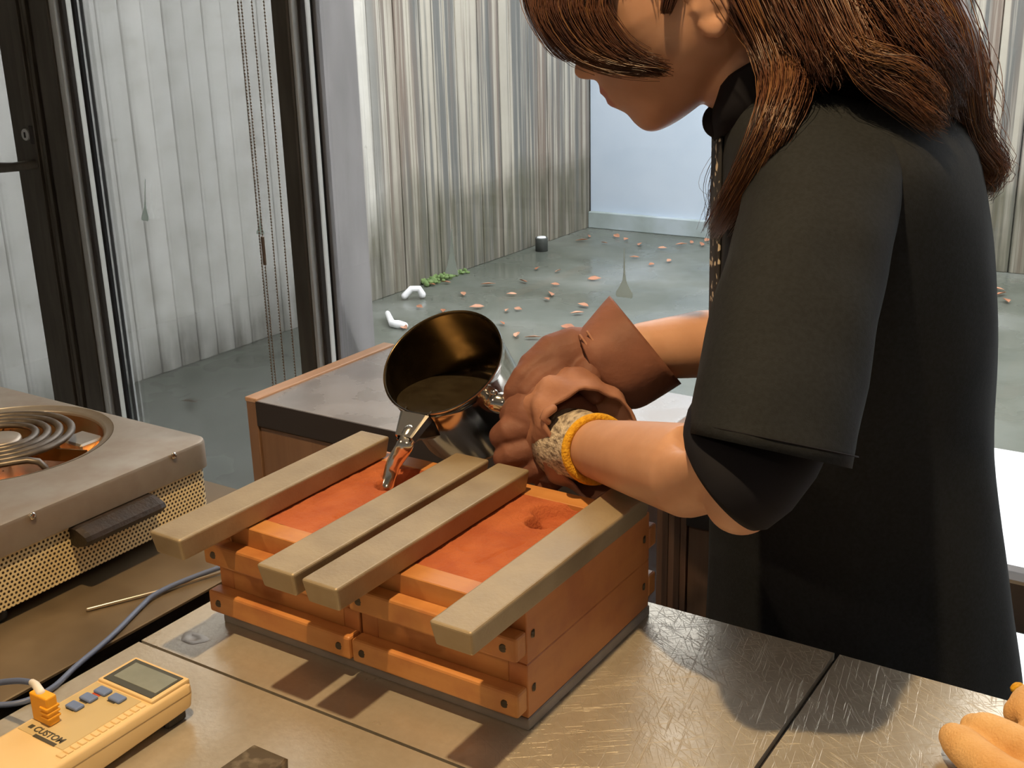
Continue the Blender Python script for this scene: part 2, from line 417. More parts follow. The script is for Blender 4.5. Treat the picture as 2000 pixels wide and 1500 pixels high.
M['copper'] = mat('copper_drip_bowl', (.55, .22, .07), .22, .95, (.45, .25, .08), 30)
M['blackplastic'] = mat('black_bakelite', (.012, .008, .006), .45, 0, (.028, .017, .011), 60, bump=.3, bscale=300)
M['tray'] = mat('dull_bench_sheet', (.185, .135, .082), .38, .6, (.24, .18, .112), 14, 6, r2=.5)
M['beige'] = mat('cream_plastic', (.70, .50, .25), .45, 0, (.74, .54, .28), 8)
M['beige_panel'] = mat('tan_panel', (.50, .385, .20), .5, 0, (.54, .42, .22), 10)
M['lcd'] = mat('lcd_glass', (.20, .22, .19), .22, 0, (.26, .28, .25), 30)
M['lcdframe'] = mat('lcd_surround', (.06, .06, .045), .35)
M['bluekey'] = mat('blue_key', (.14, .20, .38), .5)
M['yellowplug'] = mat('yellow_plug', (.85, .38, .02), .4)
M['cable'] = mat('blue_grey_cable', (.10, .135, .25), .45)
M['print'] = mat('dark_print', (.06, .055, .04), .6)
M['redprint'] = mat('red_print', (.5, .08, .04), .6)
M['offwhite'] = mat('cable_sleeve', (.75, .70, .64), .5)
M['ingot'] = mat('dark_tarnished_ingot', (.13, .10, .065), .45, .5, (.30, .25, .18), 90, 4, (.5, .7))
M['shirt'] = mat('black_cotton', (.009, .0105, .013), .85, 0, (.013, .0155, .019), 300, spec=.25, bump=.15, bscale=900)
M['inner'] = mat('black_jersey', (.006, .006, .010), .8, spec=.2)
M['spotted'] = mat('speckled_print_cloth', (.02, .02, .025), .8, 0, (.55, .48, .38), 130, 1, (.60, .66))
M['trousers'] = mat('dark_trousers', (.02, .02, .025), .8)
M['hair'] = mat('brown_hair', (.052, .020, .014), .32, 0, (.10, .040, .022), 24, stretch=(1, 1, .5))
M['hair_gold'] = mat('golden_brown_hair', (.19, .095, .042), .32, 0, (.13, .055, .026), 24)
M['leather'] = mat('lit_glove_leather', (.26, .115, .072), .62, 0, (.40, .205, .14), 22, 5, bump=.35, bscale=130, spec=.3)  # paler brown has the light on the near cuff mixed in
M['leather_shaded'] = mat('shaded_glove_leather', (.15, .062, .042), .62, 0, (.215, .09, .06), 22, 5, bump=.35, bscale=130, spec=.3)  # same leather, darkened in colour for the shaded hands and far glove
M['knit'] = mat('grey_white_knit', (.56, .48, .38), .95, 0, (.16, .125, .10), 190, 3, (.40, .66), bump=.9, bscale=420, stretch=(1, .35, 1.6))
M['knit_yellow'] = mat('yellow_knit_cuff', (.74, .40, .02), .9, 0, (.60, .29, .01), 300, bump=.8, bscale=500)
M['glove_cotton'] = mat('cream_work_glove', (.74, .47, .22), .95, 0, (.62, .34, .13), 18, 4, bump=.6, bscale=500)
M['shoe'] = mat('black_shoe', (.02, .02, .02), .5)
# ================================================================== THE SETTING
def struct(o): o['kind'] = 'structure'; return o
YW = 1.80                                       # window line
# ground outside and floor inside
struct(box('ground_courtyard', -3.6, 4.0, YW+.06, 6.4, -.12, 0, M['ground']))
struct(box('floor', -4.2, 4.0, -3.5, YW+.06, -.12, 0, M['floor']))
slab = struct(box('trim_1', -1.75, 4.0, 1.93, 3.58, 0, .006, M['pale_slab'], None, .002, 1))
struct(box('ceiling', -4.2, 4.0, -3.5, YW+.1, T+1.85, T+1.95, M['ceil']))
struct(box('wall_back', -4.2, 4.0, -3.6, -3.5, 0, T+1.85, M['plaster']))
struct(box('wall_right', 3.0, 3.1, -3.5, YW, 0, T+1.85, M['plaster']))
struct(box('wall_front', -4.2, -3.452, YW-.06, YW+.06, 0, T+1.85, M['plaster']))
struct(box('wall_inner_left', -4.2, -4.1, -3.5, YW, 0, T+1.85, M['plaster']))
# courtyard wall of board-marked concrete: every board impression is a piece of its own
WTOP = 2.5
wl = struct(box('wall_courtyard_left', -3.75, -3.525, YW+.06, 6.45, 0, WTOP, M['boards']))
ys = [1.9+.0968*i for i in range(45)]
shift = 2.772 - min(ys, key=lambda y: abs(y-2.772))
rb = random.Random(3)
for y in ys:
    y += shift
    if y+.09 > 6.25: continue
    dx = rb.uniform(-.003, .003)
    box('board', -3.53, -3.5+dx, y+.0025, y+.0968-.0025, 0, WTOP, M['boards'], wl, .003, 1)
# far wall: smooth pale blue wall, then concrete again
struct(box('wall_courtyard_far', -3.5, -1.9, 6.27, 6.45, 0, WTOP, M['blue_wall']))
wf = struct(box('wall_courtyard_far_concrete', -1.9, 4.0, 6.10, 6.45, 0, WTOP, M['boards']))
for i in range(40):
    x = -1.9+.145*i
    box('board', x+.003, x+.142, 6.08, 6.11, 0, WTOP, M['boards'], wf, .003, 1)
struct(box('trim_2', -3.5, -1.9, 6.235, 6.275, 0, .10, mat('blue_wall_plinth', (.42, .48, .52), .6, 0, (.30, .35, .34), 5), None, .004, 1))
struct(box('wall_courtyard_right', 4.0, 4.2, YW, 6.45, 0, WTOP, M['boards']))

# ---- glazed front: door leaf on the left, fixed panes to the right
def vbar(name, x0, x1, y0, y1, m, parent, z0=0.0, z1=T+1.85, bev=.0015): return box(name, x0, x1, y0, y1, z0, z1, m, parent, bev, 1)
d1 = struct(box('door_1', -2.612, -2.508, YW-.025, YW+.025, 0.01, T+1.80, M['bronze'], None, .003, 1))
vbar('stile_bead', -2.545, -2.512, YW-.034, YW-.02, M['bronze'], d1)
vbar('door_gap', -2.508, -2.497, YW-.005, YW+.03, M['black'], d1)
box('door_stile', -3.45, -3.35, YW-.025, YW+.025, .01, T+1.8, M['bronze'], d1, .003, 1)
box('bottom_rail', -3.45, -2.6, YW-.022, YW+.022, .01, .14, M['bronze'], d1, .003, 1)
box('pane', -3.36, -2.605, YW-.004, YW+.004, .13, T+1.8, M['glass'], d1)
# lock and lever
lk = T+.242
bm = bmesh.new(); bmesh.ops.create_cone(bm, cap_ends=True, segments=24, radius1=.016, radius2=.014, depth=.012, matrix=Matrix.Translation((-2.545, YW-.032, lk)) @ Matrix.Rotation(math.pi/2, 4, 'X'))
cyl = bm_obj('lock_cylinder', bm, M['alu'], d1)
box('keyhole', -2.547, -2.543, YW-.040, YW-.036, lk-.007, lk+.006, M['black'], d1)
box('lock_plate', -2.532, -2.516, YW-.036, YW-.02, lk-.022, lk+.022, M['bronze_dark'], d1, .002, 1)
tube('lever_handle', [(-2.525, YW-.02, T+.172), (-2.53, YW-.055, T+.171), (-2.56, YW-.072, T+.168), (-2.60, YW-.075, T+.165), (-2.70, YW-.075, T+.158)], [.012, .012, .011, .0125, .0125], M['bronze'], d1, flat=.8, flat_dir=V((0,1,0)))
w1 = struct(vbar('window_1', -2.497, -2.402, YW-.02, YW+.012, M['bronze_dark'], None, bev=.003))
vbar('frame_face', -2.462, -2.398, YW-.035, YW+.012, M['bronze'], w1)
vbar('frame_lip', -2.497, -2.485, YW-.03, YW, M['bronze'], w1)
vbar('glazing_bead', -2.398, -2.378, YW-.03, YW+.006, M['alu'], w1)
vbar('glazing_groove', -2.378, -2.366, YW-.018, YW+.002, M['bronze_dark'], w1)
vbar('daylight_strip', -2.366, -2.346, YW-.007, YW-.0055, M['bright_strip'], w1, bev=0)  # thin plate added to draw the bright line of daylight
vbar('gasket', -2.346, -2.336, YW-.009, YW+.002, M['black'], w1)
vbar('outer_bead', -2.336, -2.322, YW+.005, YW+.012, M['alu'], w1)
box('pane', -2.37, -1.70, YW-.004, YW+.004, .05, T+1.85, M['glass'], w1)
box('sill_rail', -2.34, -1.70, YW-.02, YW+.03, 0, .06, M['bronze'], w1, .003, 1)
w2 = struct(vbar('window_2', -1.700, -1.656, YW-.04, YW+.012, M['bronze'], None, bev=.003))
vbar('glazing_bead', -1.656, -1.648, YW-.036, YW+.006, M['alu'], w2)
vbar('glazing_groove', -1.648, -1.639, YW-.02, YW+.002, M['bronze_dark'], w2)
vbar('daylight_strip', -1.639, -1.625, YW-.007, YW-.0055, M['bright_strip'], w2, bev=0)  # same added bright line on the middle mullion
vbar('gasket', -1.625, -1.619, YW-.009, YW+.002, M['black'], w2)
box('steel_post', -1.619, -1.611, YW-.009, YW+.108, 0, T+1.9, M['grey_post'], w2, .002, 1)
box('pane', -1.612, 2.95, YW-.004, YW+.004, .05, T+1.85, M['glass'], w2)
box('mid_rail', -1.612, 2.95, YW-.03, YW+.03, T-.44, T-.352, M['bronze_dark'], w2, .004, 1)
box('sill_rail', -1.612, 2.95, YW-.02, YW+.03, 0, .06, M['bronze'], w2, .003, 1)

# ---- drop-shaped frosted stickers on the panes
def sticker(px, ytop, ybot, wid, round_, label):
    top = at_Y(px, ytop, YW-.0055); bot = at_Y(px, ybot, YW-.0055); h = top.z-bot.z; w = wid
    prof = [(0, .035), (.3, .06), (.5, .10), (.66, .22), (.8, .62), (.9, .98), (.965, 1.0), (1.0, .86)] if round_ else [(0, .05), (.3, .16), (.55, .34), (.75, .58), (.9, .82), (.985, 1.0), (1.0, .92)]
    ptsl = []
    for t, k in prof: ptsl.append(V((bot.x*t+top.x*(1-t)-w*k, YW-.0055, top.z-h*t)))
    ptsr = [V((2*(bot.x*t+top.x*(1-t))-p.x, p.y, p.z)) for (t, k), p in zip(prof, ptsl)]
    ring = ptsl + ptsr[::-1]; n = len(ring)
    verts = ring + [p+V((0, .0012, 0)) for p in ring]
    faces = [tuple(range(n)), tuple(range(2*n-1, n-1, -1))] + [(i, (i+1) % n, n+(i+1) % n, n+i) for i in range(n)]
    o = mesh_obj('window_sticker', verts, faces, M['sticker']); tag(o, label, 'sticker', 'frosted drop stickers on the window panes')
sticker(882, 447, 536, .016, False, 'pale grey trumpet-shaped sticker on the glass above the pouring pot')
sticker(1219, 485, 581, .0165, True, 'grey drop-shaped sticker with a long stem on the glass beside the raised brown cuff')
sticker(508, 405, 458, .011, True, 'small grey drop sticker on the glass behind the bead chains')
sticker(283, 350, 431, .012, True, 'faint grey drop sticker on the glass near the door frame')

# ---- ball chains of the blind
def chain(x, label, z0, z1, yy):
    ico = bmesh.new(); bmesh.ops.create_icosphere(ico, subdivisions=1, radius=.0021); base = [v.co.copy() for v in ico.verts]; fs = [tuple(v.index for v in f.verts) for f in ico.faces]; ico.free()
    it = []
    z = z0
    while z < z1:
        p = V((x+.0012*math.sin(z*7), yy, z)); it.append(([b+p for b in base], fs)); z += .0064
    it.append(tube_data([(x, yy, z0), (x, yy, z1)], .0006, 5))
    v, f = join_data(it); o = mesh_obj('bead_chain', v, f, M['chain'], None, True)
    tag(o, label, 'chain', 'bead pull chains of the window blind'); return o
for i, ((px, py), lab, yy) in enumerate((((516, 560), 'leftmost bead pull chain hanging before the window', 1.72), ((522, 560), 'second bead pull chain from the left, close beside the leftmost', 1.735), ((541, 560), 'third bead pull chain from the left, between the pair and the rightmost', 1.72), ((563, 560), 'rightmost bead pull chain hanging before the window', 1.735))):
    p = at_Y(px, py, yy); o = chain(p.x, lab, T-.34, T+1.6, yy)
    if i == 0:
        q = at_Y(515, 490, yy); box('connector', q.x-.003, q.x+.003, yy-.003, yy+.003, q.z-.03, q.z+.03, M['chain'], o, .001, 1)

# ---- courtyard bits
def leaf(p, s, a, tilt):
    pr = [(-1, 0, 0), (-.45, .36, .12), (.2, .42, .2), (.75, .16, .1), (1.15, 0, .05), (.75, -.16, .1), (.2, -.42, .16), (-.45, -.36, .1)]
    m = Matrix.Translation(p) @ Matrix.Rotation(a, 4, 'Z') @ Matrix.Rotation(tilt, 4, 'X')
    top = [m @ V((x*s, y*s, z*s+.004)) for x, y, z in pr]; c = m @ V((.1*s, 0, .0*s+.004)); bot = [q-V((0, 0, .0015)) for q in top]; cb = c-V((0, 0, .0015)); n = len(pr)
    verts = top+[c]+bot+[cb]
    faces = [(i, (i+1) % n, n) for i in range(n)] + [(n+1+(i+1) % n, n+1+i, 2*n+1) for i in range(n)] + [(i, n+1+i, n+1+(i+1) % n, (i+1) % n) for i in range(n)]
    o = mesh_obj('fallen_leaf', verts, faces, M['leaf']); return tag(o, 'small orange leaf fallen on the wet courtyard ground', 'leaf', 'fallen leaves on the courtyard ground')
rl = random.Random(11)
for px, py in ((370, 786), (841, 556), (872, 552), (952, 556), (990, 607), (1012, 604), (932, 600), (1085, 556), (1090, 530), (1022, 550), (1128, 612), (1140, 597), (1110, 640), (1010, 655), (955, 640), (865, 608), (1075, 575), (1068, 585), (1205, 462), (1222, 468), (1150, 462), (1135, 470), (1293, 485), (1240, 503), (1272, 517), (1330, 478), (1350, 474), (1370, 478), (980, 632), (1160, 545), (1306, 440+70), (1050, 525), (1000, 575), (905, 575), (1945, 565), (1955, 575), (1965, 588), (1940, 540), (820, 600), (790, 640), (1180, 475), (1380, 470), (1250, 478), (1040, 660)):
    p = at_z(px, py, -T+.008); leaf(V((p.x, p.y, .008)), rl.uniform(.022, .038), rl.uniform(0, 6.28), rl.uniform(-.5, .5))
p = at_z(1058, 490, -T); 
pc = empty('drain_cap', (p.x, p.y, 0), 'short dark drain pipe standing by the far foot of the concrete wall', 'pipe')
v, f = lathe_data([(0, .075), (.028, .075), (.034, .078), (.036, .07), (.035, 0), (0, 0)], 20); mesh_obj('pipe', [q+V((p.x, p.y, 0)) for q in v], f, M['drain'], pc, True)
v, f = lathe_data([(0, .082), (.024, .081), (.026, .074)], 20); mesh_obj('lid', [q+V((p.x, p.y, 0)) for q in v], f, M['pale_slab'], pc, True)
a = at_z(757, 612, -T+.03); b = at_z(766, 632, -T+.02); c = at_z(790, 636, -T+.012)
o = tube('plastic_scrap', [a, a*.4+b*.6, b, b*.5+c*.5, c], [.012, .014, .016, .02, .016], M['white_plastic'], None, 10); tag(o, 'bent white plastic scrap lying outside near the grey post', 'scrap')
p = at_z(790, 578, -T+.02); o = tube('plastic_fitting', [p, p+V((.02, .03, .03)), p+V((.05, .05, .03)), p+V((.06, .06, 0))], [.016, .016, .016, .018], M['white_plastic'], None, 10); tag(o, 'white elbow fitting at the foot of the streaked concrete wall', 'fitting')
it = []
for i in range(130):
    t = rl.random(); q = at_z(830+75*t, 556-22*t, -T); it.append(ellipsoid((q.x-.02+rl.gauss(0, .025), q.y+rl.gauss(0, .04), rl.uniform(0, .02)), rl.uniform(.008, .02), rl.uniform(.008, .02), rl.uniform(.006, .016), n=6, m=4))
v, f = join_data(it); tag(mesh_obj('moss_clump', v, f, M['moss'], None, True), 'green moss growing along the foot of the concrete wall', 'moss', kind='stuff')

# ================================================================== CABINETS UNDER THE WINDOW
ZC = T-.08
def cabinet(x0, x1, y0, y1, label, stripes_left, first):
    e = empty('plywood_cabinet', ((x0+x1)/2, (y0+y1)/2, 0), label, 'cabinet')
    if stripes_left:                                     # thick built-up end: five plies on edge
        w = .042/5
        for i in range(5): box('ply', x0+i*w, x0+(i+1)*w-.0004, y0+(.0 if i % 2 else .0012), y1, .05, ZC, M['ply_a'] if i % 2 == 0 else M['ply_b'], e)
        xi = x0+.042
    else:
        box('side_panel', x0, x0+.022, y0, y1, .05, ZC, M['ply'], e, .001, 1); xi = x0+.022
        box('edging_strip', x0-.001, x0+.024, y0-.001, y1, ZC-.004, ZC+.004, M['edging'], e, .0015, 2)
    box('side_panel', x1-.022, x1, y0, y1, .05, ZC, M['ply'], e, .001, 1)
    box('worktop', xi, x1-.022, y0+.001, y1, ZC-.042, ZC, M['cabtop'], e, .0008, 1)
    box('worktop_edge', xi, x1-.022, y0-.001, y0+.002, ZC-.042, ZC-.0005, M['darkedge'], e)
    n = 2 if x1-x0 < .9 else 3; dw = (x1-.022-xi)/n
    for i in range(n):
        dd = box('door', xi+i*dw+.001, xi+(i+1)*dw-.001, y0+.004, y0+.022, .09, ZC-.046, M['ply'], e, .001, 1)
        box('handle', xi+i*dw+dw*.42, xi+i*dw+dw*.58, y0-.012, y0+.005, ZC-.12, ZC-.112, M['bronze_dark'], dd, .002, 1)
    box('plinth', x0+.02, x1-.02, y0+.04, y1, 0, .06, M['darkedge'], e)
    box('back_panel', xi, x1-.02, y1-.01, y1, .05, ZC-.04, M['ply'], e)
cabinet(-1.339, -.665, 1.255, 1.612, 'plywood cabinet with grey worktop and oak edging behind the casting flasks', False, True)
cabinet(-.604, -.30, 1.255, 1.612, 'second plywood cabinet with striped ply end, mostly behind the person', True, False)

# ================================================================== TABLES
tb = empty('work_table', (-.2, .3, 0), 'steel-plated work table carrying the casting flasks', 'table')
def plate(x0, x1, y0, y1): return box('table_plate', x0, x1, y0, y1, T-.006, T, M['steel'], tb)
plate(-.765, -.2452, .5685, .851); plate(-.765, -.2452, -.30, .5655); plate(-.2408, .55, .5685, .851); plate(-.2408, .55, -.30, .5655)
box('table_top', -.760, .545, -.295, .846, T-.034, T-.0065, M['blackplastic'], tb)
for x0, x1, y0, y1 in ((-.76, .54, .80, .84), (-.76, .54, -.29, -.25), (-.76, -.72, -.25, .80), (.50, .54, -.25, .80)): box('apron', x0, x1, y0, y1, T-.10, T-.034, M['grey_post'], tb, .002, 1)
for x in (-.74, .52):
    for y in (-.27, .82): box('leg', x-.02, x+.02, y-.02, y+.02, 0, T-.10, M['grey_post'], tb, .003, 1)
# dark rust mark on the plate near its corner
c = at_z(378, 1247, 0); rr = random.Random(5)
ring = [V((c.x+.013*math.cos(a)*(1+.2*math.sin(3*a)), c.y+.010*math.sin(a)*(1+.15*math.cos(2*a)), T+.0002)) for a in [i*math.pi/12 for i in range(24)]]
rin = [V((c.x+(q.x-c.x)*.6, c.y+(q.y-c.y)*.6, T+.0009)) for q in ring]; rin2 = [V((c.x+(q.x-c.x)*.35, c.y+(q.y-c.y)*.35, T+.0002)) for q in ring]
v, f = loft_data([ring, rin, rin2], False, True); mesh_obj('solder_spot', v, f, M['hob_dust'], tb, True)
bn = empty('side_bench', (-1.2, .2, 0), 'dull brown metal-topped bench carrying the hotplate', 'bench')
box('bench_sheet', -2.0, -.786, -.30, .851, T-.004, T, M['tray'], bn, .001, 1)
box('bench_top', -1.99, -.792, -.295, .846, T-.036, T-.0045, M['blackplastic'], bn)
for x in (-1.96, -.83):
    for y in (-.27, .82): box('leg', x-.02, x+.02, y-.02, y+.02, 0, T-.036, M['grey_post'], bn, .003, 1)
box('apron', -1.99, -.80, .80, .84, T-.10, T-.036, M['grey_post'], bn, .002, 1)

# ================================================================== CASTING FLASKS
GAP = .0022; FX = [(-.7255, -.5662), (-.5640, -.4058)]; FY0, FY1 = .6295, .829
ZB = .0098
bp_ = box('base_board', -.7262, -.4052, .6285, .8306, T, T+ZB, M['baseplate'], None, .0008, 1); tag(bp_, 'flat grey board lying on the table under the flasks', 'board')
screw_me = None
def screw(p, axis, parent):
    global screw_me
    if screw_me is None:
        b = bmesh.new(); bmesh.ops.create_cone(b, cap_ends=True, segments=16, radius1=.0036, radius2=.0031, depth=.0014)
        bx = box_bm(-.0026, .0026, -.0005, .0005, .0004, .0009); me = bpy.data.meshes.new('t'); bx.to_mesh(me); bx.free(); b.from_mesh(me); bpy.data.meshes.remove(me)
        screw_me = bpy.data.meshes.new('screw'); b.to_mesh(screw_me); b.free(); screw_me.materials.append(M['screw'])
    o = bpy.data.objects.new('screw', screw_me); COL.objects.link(o); adopt(o, parent)
    o.location = p
    o.rotation_euler = (math.pi/2, 0, .4) if axis == 'Y' else (0, math.pi/2, .3)
def flask(ix, z0, z1, label, top):
    x0, x1 = FX[ix]; w = .021; s = .0165
    e = empty('casting_flask', ((x0+x1)/2, (FY0+FY1)/2, T+z0), label, 'flask', 'wooden casting flasks')
    Z0 = T+z0+.0003; Z1 = T+z1
    box('front_board', x0+s, x1-s, FY0, FY0+w, Z0, Z1, M['flask'], e, .0007, 1)
    box('back_board', x0+s, x1-s, FY1-w, FY1, Z0, Z1, M['flask'], e, .0007, 1)
    for xa, xb, xs in ((x0, x0+s, x0), (x1-s, x1, x1)):
        sb = box('side_board', xa, xb, FY0, FY1, Z0, Z1, M['flask_y'], e, .0007, 1)
        for y in (FY0+.009, FY1-.009): screw((xs, y, (Z0+Z1)/2), 'X', sb)
    for yb0, yb1, ysn in ((FY0-.0145, FY0, FY0-.0145), (FY1, FY1+.0145, FY1+.0145)):
        zb0 = T+z0+(.0075 if not top else .0085); zb1 = zb0+.0205
        xl = x0-(.0015 if ix == 0 else 0)
        b = box('batten', xl, x1, yb0, yb1, zb0, zb1, M['flask'], e, .0022, 2)
        for x in (x0+.011, x1-.011): screw((x, ysn, (zb0+zb1)/2), 'Y', b)
    # rammed sand with sprue hole and cut pouring basin
    xa, xb, ya, yb = x0+s, x1-s, FY0+w, FY1-w
    if top:
        nx, ny = 90, 120; verts = []; hx, hy = (hole0 if ix == 0 else hole1)
        rs = random.Random(ix+1)
        for j in range(ny+1):
            for i in range(nx+1):
                x = xa+(xb-xa)*i/nx; y = ya+(yb-ya)*j/ny; z = z1-.0006
                z += .0009*noise.noise(V((x*90, y*90, 3+ix)))+.0005*noise.noise(V((x*260, y*260, 1)))
                dx, dy = x-hx, y-hy; r = math.hypot(dx, dy)
                if r < .0150: z -= .020*min(1, (1-r/.0150)*2.6)
                # basin scooped behind the hole
                bx_, by_ = dx-.012, dy-.020; rb_ = math.sqrt((bx_/.034)**2+(by_/.0225)**2)
                rb_ += .10*noise.noise(V((x*60, y*60, 7)))
                if rb_ < 1: z -= .0125*min(1, (1-rb_)*3.2)
                if ix == 1:                                # long scratch and small pit in the sand
                    t = max(0, min(1, ((x-sc0[0])*(sc1[0]-sc0[0])+(y-sc0[1])*(sc1[1]-sc0[1]))/((sc1[0]-sc0[0])**2+(sc1[1]-sc0[1])**2)))
                    d = math.hypot(x-(sc0[0]+(sc1[0]-sc0[0])*t), y-(sc0[1]+(sc1[1]-sc0[1])*t))
                    if d < .0022: z -= .0022*(1-d/.0022)
                    d = math.hypot((x-pit1[0])/1.8, y-pit1[1]); 
                    if d < .005: z -= .0022*(1-d/.005)*(1+noise.noise(V((x*400, y*400, 2))))
                else:
                    d = math.hypot((x-pit0[0])/1.0, (y-pit0[1])/2.2)
                    if d < .006: z -= .004*max(0, .25+noise.noise(V((x*300, y*300, 5))))*(1-d/.006)*2
                verts.append(V((x, y, T+z)))
        faces = [(j*(nx+1)+i, j*(nx+1)+i+1, (j+1)*(nx+1)+i+1, (j+1)*(nx+1)+i) for j in range(ny) for i in range(nx)]
        mesh_obj('sand', verts, faces, M['sand'], e, True)
    else:
        box('sand', xa, xb, ya, yb, Z0+.001, Z1-.001, M['sand'], e)
    return e
hole0 = at_z(763, 946, .10)[:2]; hole1 = at_z(1058, 1018, .10)[:2]
sc0 = at_z(933, 1097, .10)[:2]; sc1 = at_z(1022, 1060, .10)[:2]; pit1 = at_z(905, 1072, .10)[:2]; pit0 = at_z(665, 1005, .10)[:2]
flask(0, ZB, .0555, 'lower flask of the left stack, under the flask being poured', False)
flask(1, ZB, .0555, 'lower flask of the right stack, nearest the table edge shadow', False)
flask(0, .0555, .1005, 'upper left wooden flask of red sand receiving the molten stream', True)
flask(1, .0555, .1005, 'upper right wooden flask of red sand with an empty sprue hole', True)

# ================================================================== METAL BARS
def bar(x0, x1, y0, y1, rot, label):
    cx, cy = (x0+x1)/2, (y0+y1)/2; hx, hy = (x1-x0)/2, (y1-y0)/2; z0, z1 = .1012, .1218
    b = bmesh.new(); dr = .0022                     # cast with draft: the underside is narrower
    co = [(-hx+dr, -hy+.004, z0), (hx-dr, -hy+.004, z0), (hx-dr, hy-.004, z0), (-hx+dr, hy-.004, z0), (-hx, -hy, z1), (hx, -hy, z1), (hx, hy, z1), (-hx, hy, z1)]
    vs = [b.verts.new(c) for c in co]
    for f in ((0,3,2,1),(4,5,6,7),(0,1,5,4),(1,2,6,5),(2,3,7,6),(3,0,4,7)): b.faces.new([vs[i] for i in f])
    bmesh.ops.bevel(b, geom=b.edges[:], offset=.0024, segments=3, affect='EDGES', profile=.5)
    bmesh.ops.transform(b, matrix=Matrix.Translation((cx, cy, T)) @ Matrix.Rotation(rot, 4, 'Z'), verts=b.verts)
    o = bm_obj('metal_bar', b, M['bar'], None, True); o.data.shade_smooth() if hasattr(o.data, 'shade_smooth') else None
    for p in o.data.polygons: p.use_smooth = p.area < 2e-5
    tag(o, label, 'bar', 'heavy metal bars weighing down the flasks')
bar(-.7175, -.681, .5535, .820, 0, 'leftmost metal bar, lying across the left flask beside the hotplate')
bar(-.6005, -.5625, .5555, .818, .003, 'second metal bar from the left, right of the molten stream')
bar(-.5535, -.5185, .5545, .816, -.004, 'third metal bar from the left, close beside the second')
bar(-.4365, -.4005, .5535, .822, 0, 'rightmost metal bar, along the outer edge of the right flask')

# ================================================================== HOTPLATE
hp = empty('hotplate', (-1.078, .60, T), 'electric hotplate with spiral coil and cream perforated sides on the bench', 'hotplate')
HX0, HX1, HY0, HY1 = -1.266, -.890, .38, .780; HZ = .095; BC = V((-1.078, .660, T+HZ)); BR = .105
def rrect(x0, x1, y0, y1, r, n=8):
    pts = []
    for cx, cy, a0 in ((x1-r, y1-r, 0), (x0+r, y1-r, 90), (x0+r, y0+r, 180), (x1-r, y0+r, 270)):
        for i in range(n+1):
            a = math.radians(a0+90*i/n); pts.append((cx+r*math.cos(a), cy+r*math.sin(a)))
    return pts
def top_sheet():
    """top with a round opening and turned-down lip"""
    outer = rrect(HX0, HX1, HY0, HY1, .016, 8); m = 144
    # resample the outline by angle about the burner centre
    def outline(a, inset, z):
        d = V((math.cos(a), math.sin(a)))
        best = None; n = len(outer)
        for i in range(n):
            p = V(outer[i])-V(BC[:2]); q = V(outer[(i+1) % n])-V(BC[:2]); e = q-p
            den = d.x*e.y-d.y*e.x
            if abs(den) < 1e-12: continue
            t = (p.x*e.y-p.y*e.x)/den; u = (p.x*d.y-p.y*d.x)/den
            if t > 0 and -1e-6 <= u <= 1+1e-6 and (best is None or t < best): best = t
        return V((BC.x+d.x*(best-inset), BC.y+d.y*(best-inset), T+z))
    A = set(2*math.pi*k/m for k in range(m))
    for p in outer: A.add(math.atan2(p[1]-BC.y, p[0]-BC.x) % (2*math.pi))
    A = sorted(A)
    def circ(r, z): return [V((BC.x+r*math.cos(a), BC.y+r*math.sin(a), T+z)) for a in A]
    rings = [[outline(a, .002, HZ-.030) for a in A], [outline(a, 0, HZ-.030) for a in A], [outline(a, 0, HZ-.004) for a in A], [outline(a, .0012, HZ-.0012) for a in A], [outline(a, .0045, HZ) for a in A],
             circ(BR+.0105, HZ), circ(BR+.0095, HZ-.0010), circ(BR+.003, HZ-.0025), circ(BR, HZ-.004), circ(BR-.001, HZ-.008)]
    return loft_data(rings, False, False)
v, f = top_sheet(); o = mesh_obj('top_sheet', v, f, M['hob'], hp)
for p in o.data.polygons: p.use_smooth = True
o.modifiers.new('e', 'EDGE_SPLIT').split_angle = math.radians(35)
v, f = lathe_data([(BR+.0100, .0002), (BR+.0095, -.0004), (BR+.003, -.0019), (BR+.0004, -.0034), (BR-.0004, -.006)], 96); mesh_obj('burner_ring', [q+BC for q in v], f, M['hob_dust'], hp, True)
v, f = lathe_data([(BR-.001, -.006), (BR-.004, -.012), (BR*.8, -.024), (BR*.45, -.031), (0.012, -.033), (.001, -.033)], 72); mesh_obj('drip_bowl', [q+BC for q in v], f, M['copper'], hp, True)
# perforated skirt with rounded corners
rp = rrect(HX0+.006, HX1-.004, HY0+.006, HY1-.004, .014, 8)
rings = [[V((x, y, T+z)) for x, y in rp] for z in (.013, .014, HZ-.028)]
v, f = loft_data(rings, True, False); mesh_obj('perforated_skirt', v, f, M['perf'], hp, False)
for (x, y) in ((HX1-.02, HY1-.02), (HX1-.02, HY0+.02), (HX1-.02, .525), (HX0+.02, HY1-.02), (HX0+.02, HY0+.02)):
    v, f = lathe_data([(0, .0), (.010, .0), (.011, .004), (.0095, .0135), (0, .0135)], 20); mesh_obj('foot', [q+V((x, y, T)) for q in v], f, M['black'], hp, True)
